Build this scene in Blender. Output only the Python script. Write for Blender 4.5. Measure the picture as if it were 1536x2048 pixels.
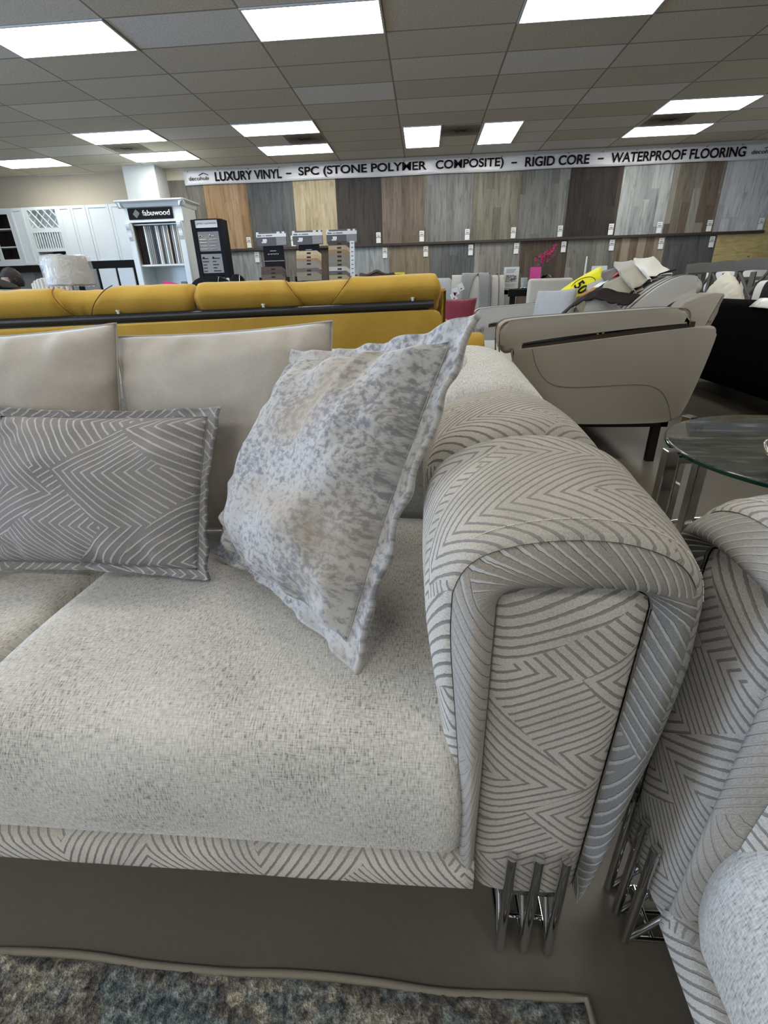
import bpy, bmesh, math, random
from mathutils import Vector, Matrix, noise
from math import sin, cos, pi, radians, sqrt
random.seed(7)
SC = bpy.context.scene
COL = SC.collection
for _o in list(bpy.data.objects): bpy.data.objects.remove(_o)

# ------------------------------------------------------------ camera, light, exposure
def make_camera():
    yaw, pit, rol = radians(-5.03), radians(25.06), radians(-1.615)
    f = Vector((sin(yaw)*cos(pit), cos(yaw)*cos(pit), -sin(pit)))
    r = Vector((cos(yaw), -sin(yaw), 0)); u = r.cross(f)
    r2 = cos(rol)*r + sin(rol)*u; u2 = -sin(rol)*r + cos(rol)*u
    M = Matrix((( r2.x, u2.x, -f.x, 0), (r2.y, u2.y, -f.y, 0), (r2.z, u2.z, -f.z, 1.05), (0,0,0,1)))
    cd = bpy.data.cameras.new('camera'); co = bpy.data.objects.new('camera', cd); COL.objects.link(co)
    co.matrix_world = M
    cd.sensor_fit = 'VERTICAL'; cd.sensor_height = 36.0; cd.lens = 36.0*962/2048
    cd.clip_start = .01; cd.clip_end = 100
    SC.camera = co
make_camera()
SC.view_settings.view_transform = 'Standard'
SC.view_settings.look = 'None'
SC.view_settings.gamma = 1
SC.view_settings.use_curve_mapping = False
SC.view_settings.exposure = 0.22
LAMP_E = 10          # emission of the ceiling diffusers
SC.render.film_transparent = False
w = bpy.data.worlds.new('World'); SC.world = w; w.use_nodes = True
w.node_tree.nodes['Background'].inputs[0].default_value = (.62, .78, 1, 1)
w.node_tree.nodes['Background'].inputs[1].default_value = 1.0
def area(name, loc, rot, sx, sy, power, col):
    l = bpy.data.lights.new(name, 'AREA'); l.shape = 'RECTANGLE'; l.size = sx; l.size_y = sy
    l.energy = power; l.color = col
    o = bpy.data.objects.new(name, l); COL.objects.link(o); o.location = loc; o.rotation_euler = rot
    return o
# daylight that comes in through the shop windows behind and to the left of the camera
area('window_daylight_front', (-4.2, -4.35, 1.6), (radians(90), 0, 0), 6.5, 2.3, 45, (1, .97, .93))
area('window_daylight_left', (-9.9, .2, 1.6), (radians(90), 0, radians(-90)), 5.5, 2.3, 620, (.52, .70, 1))

# ------------------------------------------------------------ node helpers
class NT:
    def __init__(s, name):
        s.mat = bpy.data.materials.new(name); s.mat.use_nodes = True
        s.t = s.mat.node_tree; s.n = s.t.nodes; s.b = s.n['Principled BSDF']
    def node(s, typ, **kw):
        n = s.n.new(typ)
        for k, v in kw.items(): setattr(n, k, v)
        return n
    def link(s, a, b): s.t.links.new(a, b)
    def put(s, inp, v):
        if isinstance(v, bpy.types.NodeSocket): s.t.links.new(v, inp)
        elif v is not None:
            if isinstance(v, (tuple, list)) and len(v) == 3 and inp.type == 'RGBA': v = (*v, 1)
            inp.default_value = v
    def m(s, op, a, b=None, c=None, clamp=False):
        n = s.node('ShaderNodeMath', operation=op, use_clamp=clamp)
        s.put(n.inputs[0], a)
        if b is not None: s.put(n.inputs[1], b)
        if c is not None: s.put(n.inputs[2], c)
        return n.outputs[0]
    def uv(s):
        n = s.node('ShaderNodeUVMap'); return n.outputs[0]
    def obj(s): return s.node('ShaderNodeTexCoord').outputs['Object']
    def sep(s, v):
        n = s.node('ShaderNodeSeparateXYZ'); s.link(v, n.inputs[0]); return n.outputs
    def comb(s, x, y, z=0.0):
        n = s.node('ShaderNodeCombineXYZ')
        for i, v in enumerate((x, y, z)): s.put(n.inputs[i], v)
        return n.outputs[0]
    def mapping(s, v, scale=(1,1,1), loc=(0,0,0), rot=(0,0,0)):
        n = s.node('ShaderNodeMapping'); s.link(v, n.inputs[0])
        n.inputs['Scale'].default_value = scale; n.inputs['Location'].default_value = loc; n.inputs['Rotation'].default_value = rot
        return n.outputs[0]
    def noise(s, v, scale=5, detail=3, rough=.5, dist=0.0):
        n = s.node('ShaderNodeTexNoise'); s.link(v, n.inputs['Vector'])
        n.inputs['Scale'].default_value = scale; n.inputs['Detail'].default_value = detail
        n.inputs['Roughness'].default_value = rough; n.inputs['Distortion'].default_value = dist
        return n.outputs[0]
    def ramp(s, f, stops, interp='LINEAR'):
        n = s.node('ShaderNodeValToRGB'); s.put(n.inputs[0], f); cr = n.color_ramp; cr.interpolation = interp
        while len(cr.elements) < len(stops): cr.elements.new(.5)
        for e, (p, c) in zip(cr.elements, stops):
            e.position = p; e.color = (*c, 1) if len(c) == 3 else c
        return n.outputs[0]
    def mix(s, f, a, b, mode='MIX'):
        n = s.node('ShaderNodeMix', data_type='RGBA', blend_type=mode)
        s.put(n.inputs[0], f); s.put(n.inputs[6], a); s.put(n.inputs[7], b)
        return n.outputs[2]
    def fmix(s, f, a, b):
        n = s.node('ShaderNodeMix', data_type='FLOAT')
        s.put(n.inputs[0], f); s.put(n.inputs[2], a); s.put(n.inputs[3], b)
        return n.outputs[0]
    def bump(s, h, strength=.3, dist=.002, normal=None):
        n = s.node('ShaderNodeBump'); s.put(n.inputs['Height'], h)
        n.inputs['Strength'].default_value = strength; n.inputs['Distance'].default_value = dist
        if normal is not None: s.link(normal, n.inputs['Normal'])
        s.link(n.outputs[0], s.b.inputs['Normal']); return n.outputs[0]
    def set(s, **kw):
        names = dict(color='Base Color', rough='Roughness', metal='Metallic', sheen='Sheen Weight', sheen_r='Sheen Roughness',
                     tint='Sheen Tint', trans='Transmission Weight', ior='IOR', spec='Specular IOR Level', emit='Emission Color',
                     es='Emission Strength', coat='Coat Weight', alpha='Alpha')
        for k, v in kw.items(): s.put(s.b.inputs[names[k]], v)
        return s

def plain(name, col, rough=.6, metal=0.0, spec=.5, sheen=0.0, tint=(1,1,1), coat=0.0, var=.06, vscale=6, bumpy=0.0, bscale=200):
    t = NT(name)
    n = t.noise(t.obj(), vscale, 3)
    k = t.m('MULTIPLY_ADD', n, var*2, 1-var)
    c = t.node('ShaderNodeVectorMath', operation='SCALE'); c.inputs[0].default_value = col; t.link(k, c.inputs['Scale'])
    t.set(color=c.outputs[0], rough=rough, metal=metal, spec=spec, sheen=sheen, coat=coat)
    if sheen: t.set(tint=(*tint, 1), sheen_r=.4)
    if bumpy: t.bump(t.noise(t.obj(), bscale, 2), bumpy, .001)
    return t.mat

# ------------------------------------------------------------ mesh helpers
def tag(o, label=None, cat=None, group=None, kind=None):
    if label: o['label'] = label
    if cat: o['category'] = cat
    if group: o['group'] = group
    if kind: o['kind'] = kind
    return o
def thing(name, label, cat, loc=(0,0,0), rz=0, group=None):
    o = bpy.data.objects.new(name, None); COL.objects.link(o); o.location = loc; o.rotation_euler = (0,0,rz)
    o.empty_display_size = .05
    return tag(o, label, cat, group)
def link_mesh(name, me, mat, parent=None, smooth=True):
    o = bpy.data.objects.new(name, me); COL.objects.link(o)
    if mat:
        for mm in (mat if isinstance(mat, (list, tuple)) else [mat]): me.materials.append(mm)
    if smooth:
        for p in me.polygons: p.use_smooth = True
    if parent: o.parent = parent
    return o
def obj(name, bm, mat, parent=None, smooth=False):
    bmesh.ops.recalc_face_normals(bm, faces=bm.faces)
    me = bpy.data.meshes.new(name); bm.to_mesh(me); bm.free()
    o = link_mesh(name, me, mat, parent, smooth)
    if smooth: me.set_sharp_from_angle(angle=radians(50))
    return o
def BM(): return bmesh.new()
def _merge(bm, b2, M=None):
    if M is not None: bmesh.ops.transform(b2, matrix=M, verts=b2.verts)
    me = bpy.data.meshes.new('tmp'); b2.to_mesh(me); b2.free(); bm.from_mesh(me); bpy.data.meshes.remove(me)
def box(bm, x0, x1, y0, y1, z0, z1, bev=0.0, seg=2, M=None):
    b = bmesh.new(); bmesh.ops.create_cube(b, size=1)
    for v in b.verts:
        v.co = Vector(((x0+x1)/2+v.co.x*(x1-x0), (y0+y1)/2+v.co.y*(y1-y0), (z0+z1)/2+v.co.z*(z1-z0)))
    if bev > 0: bmesh.ops.bevel(b, geom=list(b.edges), offset=min(bev, .49*min(abs(x1-x0), abs(y1-y0), abs(z1-z0))), segments=seg, profile=.5, affect='EDGES')
    _merge(bm, b, M); return bm
def cyl(bm, p0, p1, r, r2=None, seg=16, caps=True):
    p0, p1 = Vector(p0), Vector(p1); d = p1-p0; r2 = r if r2 is None else r2
    q = d.to_track_quat('Z', 'Y'); b = bmesh.new()
    bmesh.ops.create_cone(b, cap_ends=caps, segments=seg, radius1=r, radius2=r2, depth=d.length)
    _merge(bm, b, Matrix.Translation((p0+p1)/2) @ q.to_matrix().to_4x4()); return bm
def tube(bm, pts, r, seg=10, closed=False, flat=1.0):
    pts = [Vector(p) for p in pts]; n = len(pts); rings = []
    up = Vector((0,0,1))
    for i, p in enumerate(pts):
        a = pts[i-1] if (i > 0 or closed) else pts[i]; b = pts[(i+1) % n] if (i < n-1 or closed) else pts[i]
        d = (b-a).normalized()
        s = d.cross(up)
        if s.length < 1e-3: s = d.cross(Vector((0,1,0)))
        s.normalize(); t = s.cross(d).normalized()
        rr = r[i] if isinstance(r, (list, tuple)) else r
        rings.append([bm.verts.new(p + s*cos(2*pi*k/seg)*rr + t*sin(2*pi*k/seg)*rr*flat) for k in range(seg)])
    m = n if closed else n-1
    for i in range(m):
        A, B = rings[i], rings[(i+1) % n]
        for k in range(seg): bm.faces.new((A[k], A[(k+1) % seg], B[(k+1) % seg], B[k]))
    if not closed:
        bm.faces.new(rings[0][::-1]); bm.faces.new(rings[-1])
    return bm
def lathe(bm, prof, c=(0,0,0), seg=32):
    rings = []
    for r, z in prof:
        rings.append([bm.verts.new((c[0]+r*cos(2*pi*k/seg), c[1]+r*sin(2*pi*k/seg), c[2]+z)) for k in range(seg)])
    for A, B in zip(rings, rings[1:]):
        for k in range(seg): bm.faces.new((A[k], A[(k+1) % seg], B[(k+1) % seg], B[k]))
    bm.faces.new(rings[0][::-1]); bm.faces.new(rings[-1]); return bm
def prism(bm, poly, axis, a0, a1, bev=0.0, seg=3, M=None):
    """closed polygon (p,q) extruded along axis from a0 to a1; caps' rims bevelled"""
    b = bmesh.new()
    def P(p, q, a): return {'X': (a, p, q), 'Y': (p, a, q), 'Z': (p, q, a)}[axis]
    A = [b.verts.new(P(p, q, a0)) for p, q in poly]; B = [b.verts.new(P(p, q, a1)) for p, q in poly]
    n = len(poly); f1 = b.faces.new(A[::-1]); f2 = b.faces.new(B)
    for i in range(n): b.faces.new((A[i], A[(i+1) % n], B[(i+1) % n], B[i]))
    if bev:
        es = [e for e in b.edges if (e in f1.edges) or (e in f2.edges)]
        bmesh.ops.bevel(b, geom=es, offset=bev, segments=seg, profile=.5, affect='EDGES')
    bmesh.ops.recalc_face_normals(b, faces=b.faces)
    _merge(bm, b, M); return bm
def smooth_poly(pts, it=2, closed=True):
    for _ in range(it):
        n = len(pts); out = []
        rng = range(n) if closed else range(n-1)
        if not closed: out.append(pts[0])
        for i in rng:
            a, b = pts[i], pts[(i+1) % n]
            out.append(tuple(.75*a[k]+.25*b[k] for k in range(len(a)))); out.append(tuple(.25*a[k]+.75*b[k] for k in range(len(a))))
        if not closed: out.append(pts[-1])
        pts = out
    return pts
def resample(pts, n):
    P = [Vector(p) for p in pts]; L = [0]
    for a, b in zip(P, P[1:]): L.append(L[-1]+(b-a).length)
    out = []; j = 0
    for i in range(n):
        s = L[-1]*i/(n-1)
        while j < len(L)-2 and L[j+1] < s: j += 1
        d = L[j+1]-L[j]; t = (s-L[j])/d if d > 0 else 0
        out.append(P[j].lerp(P[j+1], min(1, max(0, t))))
    return out
def grid_mesh(name, G, mat, parent=None, UV=None, wrap_u=False, cap=False, flip=False):
    """G[j][i] points; UV[j][i] pairs in metres"""
    nv, nu = len(G), len(G[0]); verts = [tuple(p) for row in G for p in row]; faces = []; uvs = []
    for j in range(nv-1):
        for i in range(nu if wrap_u else nu-1):
            i2 = (i+1) % nu
            q = [(j, i), (j, i2), (j+1, i2), (j+1, i)]
            if flip: q = q[::-1]
            faces.append([a*nu+b for a, b in q])
            if UV: uvs.extend([UV[a][b] for a, b in q])
    me = bpy.data.meshes.new(name); me.from_pydata(verts, [], faces)
    if UV:
        l = me.uv_layers.new(name='UVMap')
        for k, c in enumerate(uvs): l.data[k].uv = c
    me.update()
    return link_mesh(name, me, mat, parent, True)
def text_mesh(name, s, mat, parent, height=None, width=None, loc=(0,0,0), rot=(pi/2,0,0), bold=0.0, depth=.001, align='LEFT', shear=0.0):
    cu = bpy.data.curves.new(name, 'FONT'); cu.body = s; cu.size = 1; cu.offset = bold; cu.extrude = 0; cu.shear = shear
    tmp = bpy.data.objects.new('tmp_text', cu); COL.objects.link(tmp)
    dg = bpy.context.evaluated_depsgraph_get(); me = bpy.data.meshes.new_from_object(tmp.evaluated_get(dg))
    bpy.data.objects.remove(tmp); bpy.data.curves.remove(cu)
    xs = [v.co.x for v in me.vertices]; ys = [v.co.y for v in me.vertices]
    x0, x1, y0, y1 = min(xs), max(xs), min(ys), max(ys)
    sy = height/(y1-y0) if height else width/(x1-x0)
    sx = width/(x1-x0) if width else sy
    for v in me.vertices:
        v.co.x = (v.co.x-x0)*sx; v.co.y = (v.co.y-y0)*sy
        if align == 'CENTER': v.co.x -= (x1-x0)*sx/2
    me.name = name
    bm = bmesh.new(); bm.from_mesh(me)
    r = bmesh.ops.extrude_face_region(bm, geom=list(bm.faces))
    bmesh.ops.translate(bm, vec=(0,0,depth), verts=[v for v in r['geom'] if isinstance(v, bmesh.types.BMVert)])
    bmesh.ops.recalc_face_normals(bm, faces=bm.faces)
    bm.to_mesh(me); bm.free(); me.materials.clear()
    o = link_mesh(name, me, mat, parent, False); o.location = loc; o.rotation_euler = rot
    return o
def copy_tree(o, parent=None):
    c = o.copy(); COL.objects.link(c)
    if parent: c.parent = parent
    for ch in list(o.children): copy_tree(ch, c)
    return c
def nz(x, y, z=0, s=1): return noise.noise(Vector((x*s, y*s, z*s)))

# ------------------------------------------------------------ materials
def fabric_pattern(name, pile, line, tintc=(1,1,1), seed=0.0, sp=.0134, nap=1.6):
    """cut velvet with nested chevron and arc lines; UV in metres"""
    t = NT(name); u = t.uv(); x, y, _ = t.sep(u)
    x = t.m('ADD', x, seed+3.17); y = t.m('ADD', y, seed*1.7+2.9)
    wx = t.m('MULTIPLY', t.m('SINE', t.m('MULTIPLY', y, 7.0)), .030)
    wy = t.m('MULTIPLY', t.m('SINE', t.m('MULTIPLY', x, 9.0)), .020)
    jit = t.m('MULTIPLY', t.m('SUBTRACT', t.noise(u, 160, 1), .5), .003)
    x1 = t.m('ADD', x, wx); y1 = t.m('ADD', t.m('ADD', y, wy), jit)
    tr = t.m('PINGPONG', y1, .13)
    tr2 = t.m('PINGPONG', t.m('ADD', y1, .06), .17)
    s1 = t.m('ADD', t.m('MULTIPLY', x1, .62), t.m('MULTIPLY', tr, .8))
    s2 = t.m('SUBTRACT', t.m('MULTIPLY', x1, .62), t.m('MULTIPLY', tr, .8))
    s3 = t.m('ADD', t.m('MULTIPLY', x1, .5), t.m('MULTIPLY', tr2, -.86))
    a = t.m('LESS_THAN', t.m('FRACT', t.m('DIVIDE', t.m('SUBTRACT', t.m('MULTIPLY', x1, .75), t.m('MULTIPLY', tr2, .9)), .37)), .36)
    b = t.m('LESS_THAN', t.m('FRACT', t.m('DIVIDE', t.m('ADD', t.m('MULTIPLY', x1, .7), t.m('MULTIPLY', tr, .75)), .41)), .5)
    D = t.fmix(a, t.fmix(b, s1, s2), s3)
    fr = t.m('ABSOLUTE', t.m('SUBTRACT', t.m('FRACT', t.m('DIVIDE', D, sp)), .5))   # 0 at line centre
    n = t.node('ShaderNodeMapRange', interpolation_type='SMOOTHSTEP'); t.link(fr, n.inputs[0])
    n.inputs[1].default_value = .085; n.inputs[2].default_value = .17; n.inputs[3].default_value = 1; n.inputs[4].default_value = 0
    L = n.outputs[0]
    fuzz = t.noise(u, 420, 2, .7); blot = t.noise(u, 9, 3)
    pc = t.ramp(t.m('ADD', t.m('MULTIPLY', fuzz, .65), t.m('MULTIPLY', blot, .35)), [(.3, tuple(c*.72 for c in pile)), (.62, tuple(min(1, c*1.28) for c in pile))])
    t.set(color=t.mix(L, pc, line), rough=.85, spec=.15, tint=(*tintc, 1), sheen_r=.32)
    t.set(sheen=t.fmix(L, .10, .04))
    h = t.m('ADD', t.m('MULTIPLY', L, -1), t.m('MULTIPLY', fuzz, .25))
    # the pile leans along the cloth's u direction; the flat woven lines do not
    tg = t.node('ShaderNodeTangent', direction_type='UV_MAP'); g = t.node('ShaderNodeNewGeometry')
    sc = t.node('ShaderNodeVectorMath', operation='SCALE'); t.link(tg.outputs[0], sc.inputs[0])
    t.link(t.m('MULTIPLY', t.m('SUBTRACT', 1, L), nap), sc.inputs['Scale'])
    ad = t.node('ShaderNodeVectorMath', operation='ADD'); t.link(g.outputs['Normal'], ad.inputs[0]); t.link(sc.outputs[0], ad.inputs[1])
    nm = t.node('ShaderNodeVectorMath', operation='NORMALIZE'); t.link(ad.outputs[0], nm.inputs[0])
    t.bump(h, .7, .0018, nm.outputs[0])
    return t.mat
def chenille(name, lo, hi, fleck, tintc=(1,1,1), amt=.5):
    """woven chenille with short darker flecks that run along the UV's v axis"""
    t = NT(name); u = t.uv()
    st = t.noise(t.mapping(u, (420, 75, 1)), 1, 2, .6)
    cr = t.noise(t.mapping(u, (60, 500, 1)), 1, 2, .6)
    big = t.noise(u, 6, 3)
    f = t.m('ADD', t.m('MULTIPLY', st, .6), t.m('MULTIPLY', cr, .4))
    c = t.ramp(t.m('ADD', f, t.m('MULTIPLY', t.m('SUBTRACT', big, .5), .25)), [(.355, fleck), (.435, lo), (.62, hi)])
    t.set(color=c, rough=.9, spec=.1, sheen=amt, sheen_r=.35, tint=(*tintc, 1))
    t.bump(f, .45, .0015)
    return t.mat
def crushed(name, lo, hi, warm, tintc=(.9,.95,1)):
    """mottled crushed velvet"""
    t = NT(name); u = t.uv()
    a = t.noise(u, 80, 7, .64, .15); b = t.noise(t.mapping(u, loc=(5, 3, 0)), 5, 4, .6)
    g = t.noise(u, 380, 2, .6)
    v = t.m('ADD', t.m('MULTIPLY', a, .8), t.m('ADD', t.m('MULTIPLY', b, .35), t.m('MULTIPLY', g, .07)))
    c = t.ramp(v, [(.53, lo), (.585, tuple((l+h)/2 for l, h in zip(lo, hi))), (.65, hi)])
    wmask = t.ramp(t.noise(t.mapping(u, loc=(9, 1, 0)), 3.2, 3), [(.5, (0,0,0)), (.7, (1,1,1))])
    c2 = t.mix(t.m('MULTIPLY', t.sep(wmask)[0], .8), c, warm)
    t.set(color=c2, rough=.6, spec=.2, sheen=.35, sheen_r=.3, tint=(*tintc, 1))
    t.bump(t.m('ADD', t.m('MULTIPLY', a, .7), t.m('MULTIPLY', g, .3)), .35, .003)
    return t.mat
def velvet(name, lo, hi, tintc=(1,1,1), scale=6, sheen=.7):
    t = NT(name); o = t.obj()
    n = t.noise(o, scale, 5, .6, .6); f = t.noise(o, 300, 2)
    c = t.ramp(t.m('ADD', t.m('MULTIPLY', n, .8), t.m('MULTIPLY', f, .2)), [(.35, lo), (.65, hi)])
    t.set(color=c, rough=.8, spec=.15, sheen=sheen, sheen_r=.35, tint=(*tintc, 1))
    t.bump(t.m('ADD', t.noise(o, 14, 3), t.m('MULTIPLY', f, .1)), .25, .004)
    return t.mat
def planks(name, cols, pw=.15, pl=1.2, seed=0.0, contrast=1.0):
    """vertical floor boards shown on a wall: per-board tone and grain; object x across, z along"""
    t = NT(name); x, y, z = t.sep(t.obj())
    x = t.m('ADD', x, 50+seed)
    col = t.m('FLOOR', t.m('DIVIDE', x, pw))
    w1 = t.node('ShaderNodeTexWhiteNoise', noise_dimensions='1D'); t.link(t.m('ADD', col, seed), w1.inputs['W'])
    zz = t.m('ADD', z, t.m('MULTIPLY', w1.outputs['Value'], pl*3))
    row = t.m('FLOOR', t.m('DIVIDE', zz, pl))
    w2 = t.node('ShaderNodeTexWhiteNoise', noise_dimensions='2D'); t.link(t.comb(col, row), w2.inputs['Vector'])
    v = w2.outputs['Value']
    gr = t.noise(t.comb(t.m('MULTIPLY', x, 18), t.m('MULTIPLY', v, 40), t.m('MULTIPLY', zz, 1.8)), 1, 5, .65, .8)
    n = len(cols); 
    base = t.ramp(v, [(i/(n-1) if n > 1 else 0, c) for i, c in enumerate(cols)])
    g = t.ramp(gr, [(.3, (.5,.5,.5)), (.5, (1,1,1)), (.7, (1.25,1.25,1.25))])
    c = t.mix(contrast*.8, base, t.mix(1, base, g, 'MULTIPLY'))
    fx = t.m('ABSOLUTE', t.m('SUBTRACT', t.m('FRACT', t.m('DIVIDE', x, pw)), .5))
    seam = t.m('GREATER_THAN', fx, .492)
    c = t.mix(t.m('MULTIPLY', seam, .5), c, (.03,.03,.03))
    t.set(color=c, rough=.75, spec=.12)
    return t.mat

M = {}
M['pattern'] = fabric_pattern('cut_velvet_silver', (.44,.41,.365), (.22,.205,.185), (1,.98,.95), nap=.45)
M['pattern_roll'] = fabric_pattern('cut_velvet_silver_roll', (.37,.345,.31), (.31,.295,.27), (1,.98,.95), .37, nap=1.45)
M['pattern_panel'] = fabric_pattern('cut_velvet_silver_panel', (.38,.35,.31), (.20,.185,.165), (1,.98,.95), .91, nap=0.0)
M['pattern_pillow'] = fabric_pattern('cut_velvet_pillow', (.25,.24,.245), (.46,.44,.41), (.95,.97,1), 1.63, .0150, nap=.25)
M['seat'] = chenille('chenille_seat', (.44,.42,.38), (.66,.63,.57), (.21,.195,.165), (1,.98,.95), .4)
M['seat_back'] = chenille('chenille_back', (.46,.45,.42), (.66,.64,.6), (.3,.29,.27), (1,1,1), .4)
M['crushed'] = crushed('crushed_velvet_silver', (.23,.225,.235), (.47,.455,.43), (.38,.30,.21), (1,.98,.96))
M['crushed_dark'] = crushed('crushed_velvet_taupe', (.2,.17,.14), (.5,.44,.38), (.4,.3,.2))
M['cushion'] = velvet('plush_cushion', (.37,.335,.29), (.54,.495,.43), (1,.97,.93), 5, .6)
M['yellow'] = velvet('mustard_velvet', (.42,.255,.04), (.56,.36,.07), (1,.85,.5), 3, .4)
M['taupe'] = plain('taupe_leatherette', (.30,.27,.225), .55, sheen=.2, var=.08, vscale=3, bumpy=.15, bscale=250)
M['taupe_light'] = plain('pale_leatherette', (.42,.41,.385), .55, sheen=.3, var=.06, vscale=3, bumpy=.15, bscale=250)
M['taupe_dark'] = plain('piping_taupe', (.12,.105,.085), .6)
M['grey_fabric'] = plain('grey_fabric', (.36,.38,.39), .9, sheen=.4, var=.08, bumpy=.3, bscale=300)
M['grey_dark'] = plain('grey_throw', (.22,.225,.23), .9, sheen=.3, bumpy=.3, bscale=300)
M['brown_pillow'] = plain('grey_taupe_pillow', (.22,.205,.18), .85, sheen=.5)
M['wine'] = plain('wine_pillow', (.16,.018,.035), .85, sheen=.5, tint=(1,.6,.6))
M['black_fur'] = plain('black_plush', (.0022,.0024,.0026), .95, spec=.05, sheen=.0, var=.3, vscale=20, bumpy=.6, bscale=30)
M['chrome'] = plain('dark_chrome', (.62,.62,.62), .07, metal=1.0, var=.02)
M['steel'] = plain('brushed_steel', (.5,.48,.45), .25, metal=1.0, var=.02)
M['dark_metal'] = plain('dark_metal', (.02,.017,.015), .3, metal=.6)
M['slot_shade_lid'] = plain('slot_shade_lid_brown', (.035,.022,.013), .4)  # dark brown for the shade painted into sofa slots, and a box lid
M['navy_rail'] = plain('dark_rail', (.018,.022,.03), .28, spec=.6)
M['white'] = plain('white_paint', (.72,.78,.8), .35, var=.03)
M['white_paper'] = plain('white_paper', (.8,.82,.83), .6, var=.02)
M['black'] = plain('black_plastic', (.006,.006,.007), .6, spec=.15)
M['dark_brown'] = plain('dark_brown_wood', (.014,.008,.006), .6, spec=.2, var=.3)
M['cream'] = plain('cream_velvet', (.6,.57,.49), .8, sheen=.3)
M['floor_light'] = plain('grey_backsplash', (.25,.25,.24), .5)
M['seam'] = plain('seam_and_crease_shade', (.10,.09,.08), .9)  # dark thread colour, also the shade painted into the panel crease
M['thread'] = plain('pale_thread', (.62,.58,.5), .9)

# ------------------------------------------------------------ the room
CZ, WY = 3.236, 11.0
def structure(name, bm, mat):
    o = obj(name, bm, mat); o['kind'] = 'structure'; return o
def mat_floor():
    t = NT('polished_concrete'); o = t.obj()
    n = t.noise(o, 1.3, 5, .6); f = t.noise(o, 60, 3, .6)
    c = t.ramp(t.m('ADD', t.m('MULTIPLY', n, .7), t.m('MULTIPLY', f, .3)), [(.3, (.095,.082,.062)), (.7, (.135,.118,.092))])
    t.set(color=c, rough=.42, spec=.4); t.bump(f, .05, .001); return t.mat
def mat_ceiling():
    t = NT('ceiling_tiles'); x, y, z = t.sep(t.obj())
    u = t.m('DIVIDE', t.m('ADD', x, 4.047+1.22*20), 1.22); v = t.m('DIVIDE', t.m('SUBTRACT', y, 5.43-.61*30), .61)
    w2 = t.node('ShaderNodeTexWhiteNoise', noise_dimensions='2D'); t.link(t.comb(t.m('FLOOR', u), t.m('FLOOR', v)), w2.inputs['Vector'])
    base = t.ramp(w2.outputs['Value'], [(0, (.62,.575,.48)), (.7, (.70,.65,.55)), (.86, (.76,.73,.67)), (1, (.80,.80,.78))])
    n = t.noise(t.obj(), 55, 5, .75); sp = t.ramp(n, [(.35, (.78,.78,.78)), (.6, (1.08,1.08,1.08))])
    base = t.mix(1, base, sp, 'MULTIPLY')
    du = t.m('MULTIPLY', t.m('SUBTRACT', .5, t.m('ABSOLUTE', t.m('SUBTRACT', t.m('FRACT', u), .5))), 1.22)
    dv = t.m('MULTIPLY', t.m('SUBTRACT', .5, t.m('ABSOLUTE', t.m('SUBTRACT', t.m('FRACT', v), .5))), .61)
    g = t.m('LESS_THAN', t.m('MINIMUM', du, dv), .0105)
    c = t.mix(g, base, (.30,.28,.23))
    t.set(color=c, rough=.95, spec=.1)
    t.bump(t.m('ADD', n, t.m('MULTIPLY', g, 1.5)), .4, .006); return t.mat
XL, XR, YF = -11.0, 9.5, -4.4
structure('floor', box(BM(), XL, XR, YF, WY, -.1, 0), mat_floor())
structure('ceiling', box(BM(), XL, XR, YF, WY, CZ, CZ+.1), mat_ceiling())
m_wall = plain('beige_wall', (.55,.50,.40), .8, vscale=2)
structure('wall_back', box(BM(), XL, XR, WY, WY+.15, 0, CZ), m_wall)
structure('wall_right', box(BM(), XR, XR+.15, YF, WY, 0, CZ), m_wall)
bm = BM(); box(bm, XL-.15, XL, 3.2, WY, 0, CZ); box(bm, XL-.15, XL, YF, -2.8, 0, CZ); box(bm, XL-.15, XL, -2.8, 3.2, 0, .4); box(bm, XL-.15, XL, -2.8, 3.2, 2.8, CZ)
structure('wall_left', bm, m_wall)
bm = BM(); box(bm, XL, -7.6, YF-.15, YF, 0, CZ); box(bm, -.8, XR, YF-.15, YF, 0, CZ); box(bm, -7.6, -.8, YF-.15, YF, 0, .4); box(bm, -7.6, -.8, YF-.15, YF, 2.8, CZ)
structure('wall_front', bm, m_wall)
m_pane = NT('clear_glass'); m_pane.set(color=(1,1,1), rough=0, trans=1.0, ior=1.05, spec=.3); m_pane = m_pane.mat
bm = BM(); 
for y in (-2.8, -.8, 1.2, 3.17): box(bm, XL-.08, XL-.02, y, y+.04, .4, 2.8)
structure('window_1', bm, M['black'])
bm = BM()
for x in (-7.6, -5.4, -3.1, -.84): box(bm, x, x+.04, YF-.08, YF-.02, .4, 2.8)
structure('window_2', bm, M['black'])
# white column against the back wall, just left of the flooring wall
structure('trim_1', box(BM(), -5.70, -5.07, 10.55, WY, 0, CZ), plain('white_column', (.62,.66,.66), .6))
# brown painted ledge between the two rows of flooring samples
m_ply = NT('yellow_plywood'); o_ = m_ply.obj()
g_ = m_ply.noise(m_ply.mapping(o_, (1.2, 1, 5)), 2.2, 5, .6, 1.6); k_ = m_ply.noise(m_ply.mapping(o_, (1,1,1.3)), 7, 2)
m_ply.set(color=m_ply.mix(m_ply.sep(m_ply.ramp(k_, [(.68, (0,0,0)), (.74, (1,1,1))]))[0], m_ply.ramp(g_, [(.3, (.36,.27,.10)), (.7, (.60,.50,.24))]), (.2,.12,.05)), rough=.6)
t_ = tag(obj('plywood_sheet', box(box(BM(), 5.56, 9.4, WY-.02, WY-.002, .02, 1.785), 6.365, 9.4, WY-.02, WY-.002, 1.785, 2.9), m_ply.mat),
    'bare yellow plywood sheet fixed to the wall at far right', 'plywood')

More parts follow.
